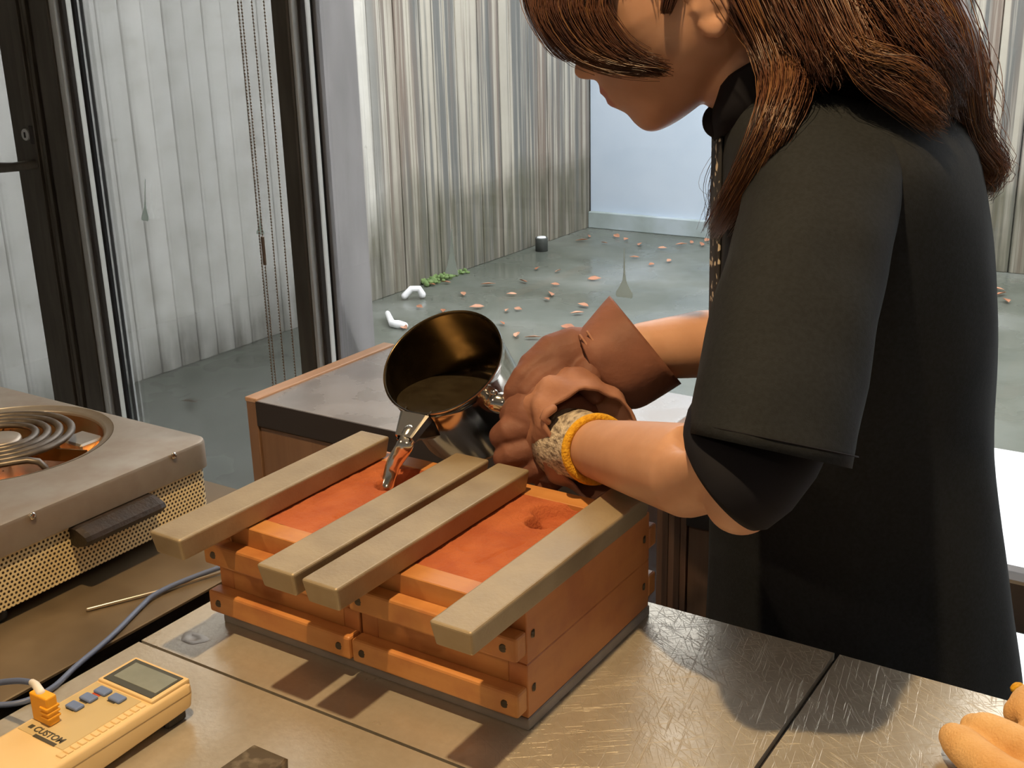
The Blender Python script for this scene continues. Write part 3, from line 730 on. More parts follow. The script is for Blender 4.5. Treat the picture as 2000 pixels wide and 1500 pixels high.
# spiral coil
turns = 4.35; pts = []; n = 330
for i in range(n):
    t = i/(n-1); r = .0305+(.0825-.0305)*t; a = math.radians(-150)+t*turns*2*math.pi
    pts.append(V((BC.x+r*math.cos(a), BC.y+r*math.sin(a), BC.z+.004)))
e0 = pts[-1]; tg = (pts[-1]-pts[-2]).normalized(); outw = V((e0.x-BC.x, e0.y-BC.y, 0)).normalized()
pts += [e0+tg*.012+outw*.002, e0+tg*.022+outw*.004+V((0, 0, -.003)), e0+tg*.027+outw*.005+V((0, 0, -.010)), e0+tg*.028+outw*.005+V((0, 0, -.022))]
o = tube('heating_coil', pts, .0042, M['coil'], hp, 10, flat=.8, flat_dir=V((0, 0, 1)))
v, f = lathe_data([(0, .0045), (.020, .0045), (.0228, .0035), (.0235, .001), (.0235, -.004), (0, -.004)], 40); mesh_obj('centre_disc', [q+BC for q in v], f, M['hob'], hp, True)
for k in range(3):
    a = math.radians(20+120*k); d = V((math.cos(a), math.sin(a), 0)); s = V((-d.y, d.x, 0)); q = [BC+d*.02+V((0, 0, -.003)), BC+d*(BR-.002)+V((0, 0, -.003))]
    vs = []
    for p in q:
        for sx_, z in ((-.001, 0), (.001, 0), (.001, -.014), (-.001, -.014)): vs.append(p+s*sx_+V((0, 0, z)))
    mesh_obj('coil_support', vs, [(0,1,2,3), (7,6,5,4), (0,4,5,1), (1,5,6,2), (2,6,7,3), (3,7,4,0)], M['copper'], hp)
# terminal block seen through the opening
tbk = at_z(168, 868, HZ-.02); box('terminal_shield', tbk.x-.022, tbk.x+.016, tbk.y-.018, tbk.y+.014, T+HZ-.03, T+HZ-.012, M['hob_dust'], hp, .002, 1)
# black side handle: wedge-shaped grip
h0 = at_X(157, 1020, -.872); h1 = at_X(313, 990, -.872)
sec = []
for y, s in ((.602, .92), (.608, 1), (.690, 1), (.696, .92)):
    sec.append([V((-.8945, y, T+.0450)), V((-.8945, y, T+.0640)), V((-.884, y, T+.0640)), V((-.870, y, T+.0585)), V((-.868, y, T+.0545)), V((-.873, y, T+.048)), V((-.886, y, T+.0440))])
sec[0] = [V((p.x*.96-.8945*.04, p.y+.0, (p.z-(T+.054))*.9+T+.054)) for p in sec[0]]; sec[-1] = [V((p.x*.96-.8945*.04, p.y, (p.z-(T+.054))*.9+T+.054)) for p in sec[-1]]
v, f = loft_data(sec); mesh_obj('side_handle', v, f, M['blackplastic'], hp)
for px, py in ((340, 890), (64, 1008)):
    p = at_X(px, py, HX1+.001); v, f = ellipsoid(p, .0015, .0035, .0035, n=14, m=8); mesh_obj('rivet', v, f, M['chrome'], hp, True)

# ================================================================== THERMOMETER AND CABLE
th = empty('digital_thermometer', (-.668, .45, T), 'cream handheld digital thermometer with blue keys lying on the table', 'thermometer')
TX0, TX1, TY0, TY1 = -.7045, -.6365, .330, .5155; TZ0, TZ1 = .0075, .0305
# body: rounded outline, belly stepping up toward the far end
rings = []
for z, ins in ((TZ0, .004), (TZ0+.003, .001), (.021, 0), (.0225, .0006), (.0232, 0), (TZ1-.0025, .0004), (TZ1-.0006, .002), (TZ1, .0045)):
    ring = []
    for x, y in rrect(TX0+ins, TX1-ins, TY0+ins, TY1-ins, .008, 6):
        zz = z
        if z < .02 and y < .47: zz = z-(.0075)*min(1, (.47-y)/.02)+.0004
        ring.append(V((x, y, T+zz)))
    rings.append(ring)
v, f = loft_data(rings); o = mesh_obj('body', v, f, M['beige'], th, True); o.modifiers.new('e', 'EDGE_SPLIT').split_angle = math.radians(40)
ZT_ = T+TZ1
box('rear_foot', TX0+.01, TX1-.004, .488, .508, T, T+TZ0+.002, M['black'], th, .002, 1)
def tpt(px, py): return at_z(px, py, TZ1+.001)
# raised window bezel
q = [tpt(271, 1286), tpt(365, 1327), tpt(295, 1372), tpt(196, 1325)]
bez = box('display_bezel', TX0+.0035, TX1-.0030, .4765, .5135, ZT_-.002, ZT_+.0022, M['beige'], th, .0012, 2)
scr = box('display_surround', TX0+.0070, TX1-.0065, .4790, .5108, ZT_+.0005, ZT_+.0027, M['lcdframe'], bez, .0003, 1)
box('lcd_screen', TX0+.0120, TX1-.0085, .4850, .5070, ZT_+.001, ZT_+.0030, M['lcd'], bez, .0002, 1)
pan = box('key_panel', TX0+.0045, TX1-.0125, .4055, .4750, ZT_-.001, ZT_+.0005, M['beige_panel'], th, .0003, 1)
def key(px, py):
    p = at_z(px, py, TZ1+.002); box('key', p.x-.0065, p.x+.0065, p.y-.0042, p.y+.0042, ZT_+.0003, ZT_+.0030, M['bluekey'], pan, .0012, 2)
for px, py in ((201, 1349), (173, 1362), (146, 1378), (229, 1363)): key(px, py)
p = at_z(190, 1357, TZ1); box('red_mark', p.x-.004, p.x+.004, p.y-.0016, p.y+.0016, ZT_+.0004, ZT_+.0007, M['redprint'], pan)
for px, py in ((137, 1387), (163, 1372), (217, 1372)):
    p = at_z(px, py, TZ1); box('key_legend', p.x-.004, p.x+.004, p.y-.0008, p.y+.0008, ZT_+.0004, ZT_+.0007, M['print'], pan)
# ribbed grip along the right side
for i in range(13):
    y = .3990+i*.0058; box('grip_rib', TX1-.0118, TX1-.0052, y, y+.0046, ZT_-.001, ZT_+.0010, M['beige'], th, .0005, 1)
def text_on(body, p, size, rot, mt, parent):
    cu = bpy.data.curves.new('lettering', 'FONT'); cu.body = body; cu.size = size; cu.align_x = 'CENTER'; cu.align_y = 'CENTER'; cu.extrude = .0001; cu.offset = .00022
    ob = bpy.data.objects.new('lettering', cu); COL.objects.link(ob); dg = bpy.context.evaluated_depsgraph_get(); me = bpy.data.meshes.new_from_object(ob.evaluated_get(dg)); bpy.data.objects.remove(ob)
    me.transform(Matrix.Translation(p) @ Matrix.Rotation(rot, 4, 'Z')); o = link('lettering', me, mt, parent); return o
p = at_z(96, 1437, TZ1); text_on('CUSTOM', V((p.x, p.y, ZT_+.0006)), .0078, 0, M['print'], pan)
p = at_z(90, 1447, TZ1); box('model_line', p.x-.013, p.x+.011, p.y-.0018, p.y+.0012, ZT_+.0004, ZT_+.0006, M['print'], pan)
p = at_z(62, 1420, TZ1); box('socket_mark', p.x-.002, p.x+.002, p.y-.002, p.y+.002, ZT_+.0004, ZT_+.0007, M['print'], pan)
# yellow thermocouple plug standing in its socket, with the cable
pl = at_z(92, 1408, TZ1); 
plug = empty('thermocouple_probe', (pl.x, pl.y, T+TZ1), 'blue cable with yellow plug leading from the thermometer to a thin probe', 'cable')
box('plug', pl.x-.010, pl.x+.010, pl.y-.0045, pl.y+.0045, ZT_+.0006, ZT_+.0235, M['yellowplug'], plug, .0012, 2)
for i in range(3): box('plug_rib', pl.x+.0015, pl.x+.0106, pl.y-.0056, pl.y+.0056, ZT_+.0055+i*.004, ZT_+.0078+i*.004, M['yellowplug'], plug, .0006, 1)
t0 = V((pl.x-.002, pl.y, ZT_+.023)); t1 = at_Y(63, 1333, pl.y+.01)
tube('strain_relief', [t0, t0*.5+t1*.5+V((0, 0, .002)), t1], [.0034, .003, .0027], M['offwhite'], plug)
cp = [t1, at_Y(30, 1330, pl.y+.012), at_Y(-20, 1338, pl.y+.01), at_z(-60, 1362, .006), at_z(-20, 1376, .003), at_z(40, 1372, .003), at_z(100, 1345, .003), at_z(150, 1300, .003), at_z(215, 1245, .003), at_z(275, 1185, .003), at_z(300, 1163, .004), at_z(350, 1138, .005), at_z(440, 1105, .006), at_z(520, 1085, .006)]
tube('cable', spline(cp, 90), .0024, M['cable'], plug, 10)
tube('probe_rod', [at_z(171, 1190, .0025), at_z(300, 1157, .0025), at_z(450, 1112, .0025)], .0016, M['hob_dust'], plug, 8)

# dark ingot at the lower edge of the frame
c0 = at_z(497, 1452, .012); c1 = at_z(566, 1481, .012); L_ = c1-c0; dr_ = (at_z(428, 1500, .012)-c0).normalized()*.085
rings = []
for z, k in ((0, .93), (.003, .99), (.0105, 1), (.012, .95)):
    cc = c0+L_*.5+dr_*.5; ring = []
    for s, t in ((-.5, -.5), (-.46, -.5), (.44, -.5), (.5, -.42), (.5, .42), (.44, .5), (-.5, .5)):
        q = cc+(L_*s+dr_*t)*k; ring.append(V((q.x, q.y, T+z)))
    rings.append(ring[::-1])
v, f = loft_data(rings); o = mesh_obj('pewter_offcut', v, f, M['ingot']); tag(o, 'dark tarnished metal offcut lying on the table below the thermometer', 'offcut')
# ================================================================== POURING POT
PC = V((-.647, .864, T+.191)); PN = V((.018, -.619, .785)).normalized(); PR = .061; PL = .098
sp_dir = at_Y(806, 815, .812)-PC; PX = (sp_dir-PN*sp_dir.dot(PN)).normalized(); PY = PN.cross(PX)
def pot(x, y, z): return PC+PX*x+PY*y+PN*z
pt = empty('pouring_pot', PC-PN*PL, 'stainless pot with a riveted spout, tipped to pour molten metal', 'pot')
v, f = lathe_data([(PR+.0012, .0008), (PR+.0016, -.0008), (PR+.0006, -.002), (PR, -.01), (PR, -PL+.010), (PR-.003, -PL+.003), (PR-.010, -PL), (.001, -PL)], 72)
mesh_obj('outer_wall', [pot(*q) for q in v], f, M['chrome'], pt, True)
v, f = lathe_data([(PR+.0012, .0008), (PR-.0006, .0006), (PR-.0012, -.002), (PR-.0012, -PL+.012), (PR-.004, -PL+.005), (PR-.011, -PL+.002), (.001, -PL+.002)], 72)
mesh_obj('inner_wall', [pot(*q) for q in v], [t[::-1] for t in f], M['pot_in'], pt, True)
# melt inside: level surface cut by the wall
LV = T+.150; ring = []
for k in range(160):
    a = 2*math.pi*k/160; r = PR-.0018; b = pot(r*math.cos(a), r*math.sin(a), 0); t = (LV-b.z)/PN.z
    if -PL+.003 < t < .0: ring.append(b+PN*t)
# close along the rim or floor
cen = sum(ring, V())/len(ring); ring.sort(key=lambda p: math.atan2(p.y-cen.y, p.x-cen.x))
mesh_obj('molten_metal', ring+[cen], [(i, (i+1) % len(ring), len(ring)) for i in range(len(ring))], M['molten_dull'], pt, True)
# spout: folded sheet beak from the wall to a narrow lip
tip = at_Y(790, 864, .790); tl = tip-PC; tipx, tipy, tipz = tl.dot(PX), tl.dot(PY), tl.dot(PN)
secs = []
for s in (0, .35, .7, 1.0):
    cx = (PR-.002)*(1-s)+tipx*s; cy = tipy*s; hw = .0150*(1-s)+.0072*s; zt = -.002*(1-s)+(tipz+.004)*s; dp = .046*(1-s)**1.2+.0085*s
    back = -.004*(1-s)
    prof = [(-1, 0), (-.98, .35), (-.72, .8), (0, 1), (.72, .8), (.98, .35), (1, 0)]
    outer_ = [pot(cx+(back if abs(a) > .9 else 0), cy+hw*a, zt-dp*b) for a, b in prof]
    inner_ = [pot(cx+(back if abs(a) > .9 else 0), cy+(hw-.0009)*a, zt-max(0, dp-.0009)*b) for a, b in prof][::-1]
    secs.append(outer_+inner_)
v, f = loft_data(secs); o = mesh_obj('spout', v, f, M['chrome'], pt, True); o.modifiers.new('e', 'EDGE_SPLIT').split_angle = math.radians(50)
# cover plate folded over the front of the spout
cv = []
for s in (.0, .9):
    cx = (PR+.001)*(1-s)+tipx*s; cy = tipy*s; hw = .0165*(1-s)+.0088*s; zt = .000*(1-s)+(tipz+.0055)*s
    cv.append([pot(cx, cy-hw, zt-.008), pot(cx, cy-hw, zt), pot(cx, cy-hw*.8, zt+.0012), pot(cx, cy+hw*.8, zt+.0012), pot(cx, cy+hw, zt), pot(cx, cy+hw, zt-.008),
               pot(cx, cy+hw-.0008, zt-.008), pot(cx, cy+hw*.8-.0006, zt+.0004), pot(cx, cy-hw*.8+.0006, zt+.0004), pot(cx, cy-hw+.0008, zt-.008)])
v, f = loft_data(cv); o = mesh_obj('spout_cover', v, f, M['chrome_soft'], pt)
# handle: bracket and tube on the right of the pot
hs = at_d(990, 790, 1.105); he = at_d(1090, 815, 1.10)
hd = (he-hs).normalized()
tube('handle', [hs-hd*.006, hs, hs+hd*.012, he], [.0098, .0098, .0088, .0088], M['chrome'], pt, 20)
tube('handle_ferrule', [hs-hd*.010, hs-hd*.004], [.0108, .0108], M['chrome'], pt, 20)
hw_ = PC-PN*.035; side = (hs-PC); side = (side-PN*side.dot(PN)).normalized(); root = hw_+side*PR*.99
tube('handle_bracket', [root+PN*.018, root+PN*.006+side*.006, hs-hd*.006, root-PN*.012+side*.004, root-PN*.022], [.004, .004, .0055, .004, .004], M['chrome'], pt, 10)
for dz in (.018, -.022): v, f = ellipsoid(root+PN*dz+side*.001, .0042, .0042, .0042, n=12, m=8); mesh_obj('rivet', v, f, M['chrome'], pt, True)

# molten stream: one falling ribbon of metal
s0 = at_Y(792, 868, .789); hz = V((hole0[0], hole0[1], T+.094))
pts = spline([pot(tipx-.012, tipy, tipz+.002), s0, at_Y(777, 892, .786), at_Y(764, 918, .781), at_Y(757, 945, .775), at_Y(753, 956, .772), at_Y(753, 956, .772)-V((0, 0, .014))], 22)
rad = [.0060, .0068, .0074, .0078, .0080, .0080, .0079, .0077, .0074, .0071, .0068, .0066, .0064, .0062, .0060, .0058, .0056, .0054, .0052, .0050, .0048, .0046]
v, f = tube_data(pts, rad, 20, flat=.55, flat_dir=CF)
v = [q+V((.0009*noise.noise(q*160), .0009*noise.noise(q*160+V((5, 5, 5))), 0)) for q in v]
o = mesh_obj('molten_stream', v, f, M['molten'], None, True); tag(o, 'bright silvery stream of molten metal falling from the spout into the sand', 'molten metal')

# ================================================================== THE PERSON
# upright frame seen in left profile: LAT points to the person's left (towards the table), FW forward
HR = ray(1368, 12); HR = V((HR.x, HR.y, 0)).normalized(); LAT = -HR; RP = V((-LAT.y*-1, 0, 0))
RP = V((HR.y, -HR.x, 0)).normalized()                      # horizontal, to the right in the picture = the person's back
UP = V((0, 0, 1)); FWD = -RP
H0 = at_d(1368, 12, 1.02)
def on_plane(px, py, s=0.0):
    """point of the person's mid plane, moved s to the person's left, behind a pixel"""
    d = ray(px, py); p0 = H0+LAT*s
    return CP+d*((p0-CP).dot(LAT)/d.dot(LAT))
person = empty('person', (at_z(1690, 1250, 0).x, 1.05, 0), 'person with long brown hair, black t-shirt and leather gloves, pouring metal from a pot', 'person')
ca, sa = math.cos(math.radians(20)), math.sin(math.radians(20))
HF = FWD*ca-UP*sa; HU = UP*ca+FWD*sa
def hd_(f, u, l=0.0): return H0+HF*f+HU*u+LAT*l
def polar(prof, O, n=720):
    """radius by angle of a closed star-shaped outline"""
    P = [(V(p)-O) for p in prof]; out = []
    dense = []
    m = len(P)
    for i in range(m):
        p0, p1, p2, p3 = P[(i-1) % m], P[i], P[(i+1) % m], P[(i+2) % m]
        for j in range(24):
            u = j/24; dense.append(0.5*((2*p1)+(p2-p0)*u+(2*p0-5*p1+4*p2-p3)*u*u+(3*p1-p0-3*p2+p3)*u*u*u))
    ang = sorted((math.atan2(q.y, q.x) % (2*math.pi), q.length) for q in dense)
    return ang
def rad_at(tab, a):
    a %= 2*math.pi
    lo, hi = 0, len(tab)
    while lo < hi:
        mid = (lo+hi)//2
        if tab[mid][0] < a: lo = mid+1
        else: hi = mid
    a1, r1 = tab[lo % len(tab)]; a0, r0 = tab[lo-1]
    da = (a1-a0) % (2*math.pi); t = ((a-a0) % (2*math.pi))/da if da > 1e-9 else 0
    return r0+(r1-r0)*t
prof = [(.1247, -.0145), (.1195, -.006), (.112, .006), (.1058, .019), (.1075, .031), (.1075, .045), (.103, .07), (.092, .095), (.07, .115), (.035, .128), (0, .13), (-.035, .122), (-.065, .098), (-.083, .06), (-.088, .025), (-.082, -.01), (-.065, -.035), (-.04, -.052), (-.01, -.066), (.023, -.0785), (.0477, -.0861), (.0686, -.0886), (.080, -.0850), (.0873, -.075), (.0913, -.0642), (.0995, -.0560), (.1060, -.0490), (.0990, -.0440), (.1082, -.0400), (.1062, -.033), (.1076, -.0258), (.1183, -.0224)]
base = [(.1005, -.0145), (.1005, -.006), (.101, .006), (.1025, .019), (.1045, .031), (.1055, .045), (.102, .07), (.092, .095), (.07, .115), (.035, .128), (0, .13), (-.035, .122), (-.065, .098), (-.083, .06), (-.088, .025), (-.082, -.01), (-.065, -.035), (-.04, -.052), (-.01, -.066), (.023, -.0775), (.0477, -.0830), (.0636, -.0836), (.074, -.0800), (.0810, -.072), (.0870, -.0620), (.0920, -.052), (.0940, -.0460), (.0950, -.0420), (.0960, -.038), (.0970, -.033), (.0980, -.0258), (.0990, -.0224)]
OO = V((.012, .012)); tabp = polar(prof, OO); tabb = polar(base, OO)
def head_data():
    NA, NB = 220, 72; verts = []; faces = []
    for i in range(NA):
        a = 2*math.pi*i/NA; rs = rad_at(tabp, a); rb = rad_at(tabb, a); ca_, sa_ = math.cos(a), math.sin(a)
        # feature half-width: narrow for the nose, wider for lips and chin
        uu = OO.y+rs*sa_; ff = OO.x+rs*ca_
        wf = .0125 if uu > -.024 else (.020 if uu > -.058 else .024)
        if uu > .012: wf = .017
        low = max(0, min(1, (-uu)/.085)); frontk = max(0, ca_)
        kj = .30*low*max(0, min(1, (ff+.02)/.08))
        for j in range(NB+1):
            b = -math.pi/2+math.pi*j/NB; b *= .995
            W = .0715; lat = W*math.sin(b)*(1-kj*math.cos(b))
            r = rb+(rs-rb)*math.exp(-(lat/wf)**2); c = math.cos(b)**.78
            f_ = OO.x+r*c*ca_; u_ = OO.y+r*c*sa_
            # eye sockets
            for se in (-1, 1):
                e2 = ((lat-se*.031)/.016)**2+((u_-.017)/.011)**2
                if ff > .05: f_ -= .007*math.exp(-e2)
            verts.append(hd_(f_, u_, lat))
    for i in range(NA):
        for j in range(NB):
            a0 = i*(NB+1)+j; a1 = ((i+1) % NA)*(NB+1)+j
            faces.append((a0, a0+1, a1+1, a1))
    faces.append(tuple(i*(NB+1) for i in range(NA))); faces.append(tuple(i*(NB+1)+NB for i in reversed(range(NA))))
    return verts, faces
def ear_data(sd):
    """ear: rim, bowl and lobe as overlapping tubes"""
    c = lambda f, u, l: hd_(f, u, sd*l)
    rim = [c(.006, .012, .073), c(.000, .028, .078), c(-.012, .034, .082), c(-.022, .028, .084), c(-.025, .012, .084), c(-.021, -.006, .081), c(-.014, -.018, .077), c(-.006, -.024, .074), c(.001, -.020, .072), c(.003, -.010, .071)]
    it = [tube_data(spline(rim, 40), .0042, 10)]
    it.append(ellipsoid(c(-.010, .008, .072), .0185, .026, .006, (HF, HU, LAT), 20, 10))
    it.append(ellipsoid(c(-.008, -.019, .074), .0095, .0105, .005, (HF, HU, LAT), 16, 10))
    it.append(tube_data([c(-.014, -.004, .079), c(-.016, .008, .081), c(-.010, .02, .080)], .0032, 8))
    it.append(ellipsoid(c(.003, .0, .0735), .005, .007, .004, (HF, HU, LAT), 12, 8))
    return it
# torso mid-line from the picture: (row, front column, back column, half width)
rows = [(120, 1500, 1700, .055), (160, 1455, 1790, .085), (205, 1425, 1850, .135), (260, 1408, 1880, .172), (330, 1403, 1898, .185), (450, 1399, 1915, .183), (600, 1394, 1930, .172), (780, 1390, 1926, .160), (950, 1387, 1940, .158), (1100, 1384, 1962, .163), (1250, 1381, 1980, .166), (1420, 1382, 1992, .166)]
def torso_ring(y, xf, xb, b, n=56, grow=0.0, p=2.3, wr=0.0):
    F_ = on_plane(xf, y); K_ = on_plane(xb, y); c = (F_+K_)/2; ax = (F_-K_)/2; L_ = ax.length+grow; ax = ax.normalized(); ring = []
    for k in range(n):
        t = 2*math.pi*k/n; ct, st = math.cos(t), math.sin(t)
        cc = math.copysign(abs(ct)**(2/p), ct); ss = math.copysign(abs(st)**(2/p), st)
        w = 1+wr*(.5*math.sin(5*t+y*.011)+.5*math.sin(9*t-y*.017))
        q = c+ax*(L_*cc)+LAT*((b+grow)*ss*w)
        ring.append(q)
    return ring
def fine(rows, k=4):
    vs = spline([V((a, b, c)) for a, b, c, d in rows], (len(rows)-1)*k+1); ds = spline([V((d, 0, 0)) for *_, d in rows], (len(rows)-1)*k+1)
    return [(p.x, p.y, p.z, q.x) for p, q in zip(vs, ds)]
body = [head_data()]+ear_data(1)+ear_data(-1)
nk = [hd_(-.018, -.02), hd_(-.02, -.05), on_plane(1530, 165), on_plane(1590, 235)]
body.append(tube_data(nk, [.052, .053, .057, .075], 28, flat=.92, flat_dir=LAT))
v, f = loft_data([torso_ring(*r, n=40, grow=-.016) for r in rows[1:]]); body.append((v, f))
hipc = on_plane(1690, 1300); foot_z = .06
for sd in (-1, 1):
    hp_ = hipc+LAT*(.08*sd); body.append(tube_data([hp_+UP*.02, hp_+UP*-.15, V((hp_.x, hp_.y, .46))+FWD*.02, V((hp_.x, hp_.y, .3)), V((hp_.x, hp_.y, .10))], [.085, .08, .055, .05, .035], 20))
# left arm (near): shoulder - elbow - wrist
shL = on_plane(1640, 360, .115); elL = at_d(1428, 938, .835); wrL = at_d(1160, 876, 1.030)
arm_l = [shL, shL*.5+elL*.5+V((0, 0, .0)), elL, elL*.75+wrL*.25, elL*.4+wrL*.6, wrL, wrL+(wrL-elL).normalized()*.05]
body.append(tube_data(arm_l, [.042, .038, .036, .0365, .032, .0258, .024], 24))
body.append(ellipsoid(at_d(1447, 972, .835), .027, .027, .027))
# right arm (far)
shR = on_plane(1640, 340, -.130); elR = on_plane(1600, 655, -.15); wrR = at_d(1255, 686, 1.130)
arm_r = [shR, shR*.5+elR*.5, elR, at_d(1370, 672, 1.15), wrR, at_d(1190, 700, 1.120)]
body.append(tube_data(arm_r, [.045, .040, .037, .0335, .028, .024], 24))
lipA = hd_(.1035, -.039, 0); lipB = hd_(.1015, -.0495, 0)
M['skin'] = skin_mat(lipA+LAT*.006, lipB+LAT*.006)
bo = fuse('body', body, .0029, M['skin'], person, 3)
for sd in (-1, 1):
    v, f = ellipsoid(hd_(.0855, .017, sd*.031), .0115, .0115, .0115); e_ = mesh_obj('eye', v, f, mat('eye_white', (.75, .73, .70), .2), person, True)
    v, f = ellipsoid(hd_(.0935, .014, sd*.031), .005, .0055, .0055, (HF, HU, LAT)); mesh_obj('iris', v, f, mat('dark_iris', (.03, .018, .012), .15), e_, True)

# clothes -----------------------------------------------------------------
def fold_noise(q, amp): return amp*(noise.noise(q*V((7, 7, 3)).x if False else V((q.x*9, q.y*9, q.z*4)))+.5*noise.noise(V((q.x*22, q.y*22, q.z*9+4))))
rings = []
for r in fine(rows[1:], 5):
    ring = torso_ring(*r, n=72, wr=.004)
    c = sum(ring, V())/len(ring)
    rings.append([q+(q-c).normalized()*fold_noise(q, .0065) for q in ring])
# hollow hem
last = rings[-1]; c = sum(last, V())/len(last); rings += [[c+(q-c)*.985-UP*.012 for q in last], [c+(q-c)*.95-UP*.010 for q in last], [c+(q-c)*.95+UP*.06 for q in last]]
items = [loft_data(rings, True, False)]
# left sleeve (near, wide and hanging): picture outline at a given depth
def oval(pl_, pr_, th, n=48, p=2.4, push=None):
    c = (pl_+pr_)/2; ax = (pr_-pl_)/2; d = (c-CP).normalized() if push is None else push; d = (d-ax.normalized()*d.dot(ax.normalized())).normalized(); ring = []
    for k in range(n):
        t = 2*math.pi*k/n; ct, st = math.cos(t), math.sin(t)
        ring.append(c+ax*math.copysign(abs(ct)**(2/p), ct)+d*(th*math.copysign(abs(st)**(2/p), st)))
    return ring
srows = [((1560, 170), (1770, 215), .95, .03), ((1500, 240), (1765, 270), .93, .05), ((1470, 330), (1748, 345), .905, .062), ((1437, 440), (1738, 450), .88, .064), ((1400, 580), (1718, 590), .855, .062), ((1370, 730), (1693, 755), .83, .060), ((1347, 846), (1657, 914), .812, .060)]
sv = []
for a in range(len(srows)-1):
    for k in range(5):
        t = k/5; A, B2 = srows[a], srows[a+1]; L1 = [A[0][i]*(1-t)+B2[0][i]*t for i in (0, 1)]; R1 = [A[1][i]*(1-t)+B2[1][i]*t for i in (0, 1)]; dd = A[2]*(1-t)+B2[2]*t; tt = A[3]*(1-t)+B2[3]*t
        sv.append((L1, R1, dd, tt))
sv.append(srows[-1])
rings = []
for i, (l1, r1, dd, tt) in enumerate(sv):
    ring = oval(at_d(*l1, dd), at_d(*r1, dd), tt)
    c = sum(ring, V())/len(ring)
    rings.append([q+(q-c).normalized()*fold_noise(q*1.3, .0055) for q in ring])
last = rings[-1]; c = sum(last, V())/len(last); axd = (sum(rings[-6], V())/len(last)-c).normalized()
rings += [[c+(q-c)*.975 for q in last], [c+(q-c)*.96+axd*.01 for q in last], [c+(q-c)*.90+axd*.10 for q in last]]
items.append(loft_data(rings, True, False))
# right sleeve (far)
slr = [shR+UP*.035, shR*.7+elR*.3, shR*.4+elR*.6]
items.append(tube_data(slr, [.065, .075, .078], 28))
v, f = join_data(items); ts = mesh_obj('t_shirt', v, f, M['shirt'], person, True)
# hem stitching of the sleeve
hem = [q for q in oval(at_d(1351, 826, .817), at_d(1663, 890, .817), .0605)]
c = sum(hem, V())/len(hem)
v, f = tube_data([c+(q-c)*1.004 for q in hem]+[c+(hem[0]-c)*1.004], .0006, 5, cap=False); mesh_obj('hem_stitch', v, f, M['inner'], ts, True)
# tight inner sleeve ending at the elbow crook
pu = (CF+(CR*.62+CU*.48)*.42).normalized(); rings = []
outl = [((1400, 700), (1640, 760), .85, .045, CF), ((1345, 800), (1630, 850), .835, .050, CF), ((1336, 835), (1590, 930), .828, .052, CF*.7+pu*.3), ((1334, 850), (1545, 990), .825, .052, CF*.4+pu*.6), ((1337, 862), (1505, 1022), .825, .050, pu), ((1343, 872), (1484, 1026), .825, .047, pu)]
for l1, r1, dd, tt, pw in outl: rings.append(oval(at_d(*l1, dd), at_d(*r1, dd), tt, 48, 2.0, pw.normalized()))
last = rings[-1]; c = sum(last, V())/len(last); rings += [[c+(q-c)*.97 for q in last], [c+(q-c)*.93+(sum(rings[-3], V())/48-c)*.6 for q in last]]
v, f = loft_data(rings, True, False); mesh_obj('inner_sleeve', v, f, M['inner'], person, True)
# stand-up collar and printed front of the inner shirt
cl = [on_plane(1398, 232), on_plane(1420, 205, .045), on_plane(1490, 165, .066), on_plane(1575, 130, .06), on_plane(1640, 110, 0), on_plane(1575, 130, -.06), on_plane(1490, 165, -.066), on_plane(1420, 205, -.045)]
cl = spline(cl+[cl[0]], 60)
ringw = []
for q in cl: ringw.append([q+UP*.020+RP*.004, q+UP*.024+RP*.0, q+UP*.018-RP*.004, q-UP*.006-RP*.006, q-UP*.022-RP*.002, q-UP*.022+RP*.012])
v, f = loft_data(ringw, False, False); f.append(tuple()) if False else None
mesh_obj('collar', v, f, M['inner'], person, True)
v, f = ellipsoid(on_plane(1400, 236, .008), .013, .011, .015, (RP, LAT, UP)); mesh_obj('collar_knot', v, f, M['inner'], person, True)
st = []
for y in range(262, 700, 20):
    x = 1403-(y-262)*.018; q = on_plane(x, y); st.append([q+LAT*l+FWD*(.004-abs(l)*.25) for l in (-.045, -.03, -.015, 0, .015, .03)])
vv = [p for r in st for p in r]; ff = [(i*6+j, i*6+j+1, (i+1)*6+j+1, (i+1)*6+j) for i in range(len(st)-1) for j in range(5)]
o = mesh_obj('printed_front', vv, ff, M['spotted'], person, True); o.modifiers.new('s', 'SOLIDIFY').thickness = .002
# trousers and shoes
items = []
for sd in (-1, 1):
    hp_ = hipc+LAT*(.085*sd); items.append(tube_data([hp_+UP*.0, hp_+UP*-.15, V((hp_.x, hp_.y, .46))+FWD*.02, V((hp_.x, hp_.y, .09))], [.080, .080, .070, .065], 24))
items.append(ellipsoid(hipc-UP*.03, .105, .14, .10, (RP, LAT, UP)))
fuse('trousers', items, .008, M['trousers'], person, 4)
for sd in (-1, 1):
    hp_ = hipc+LAT*(.085*sd); z0 = V((hp_.x, hp_.y, 0))
    fuse('shoe', [ellipsoid(z0+FWD*.06+UP*.035, .135, .046, .034, (FWD, LAT, UP)), ellipsoid(z0-FWD*.01+UP*.06, .06, .042, .045, (FWD, LAT, UP)), ellipsoid(z0+FWD*.055+UP*.013, .138, .047, .013, (FWD, LAT, UP))], .006, M['shoe'], person, 3)

# gloves ------------------------------------------------------------------
def cuff_shell(name, rings, matl, parent, th=.0022):
    v, f = loft_data(rings, False, False); o = mesh_obj(name, v, f, matl, parent, True)
    s = o.modifiers.new('s', 'SOLIDIFY'); s.thickness = th; s.offset = 0
    return o
def crumple(ring, amp, sc=40, seed=0):
    c = sum(ring, V())/len(ring)
    return [q+(q-c).normalized()*amp*noise.noise(q*sc+V((seed, 0, 0))) for q in ring]
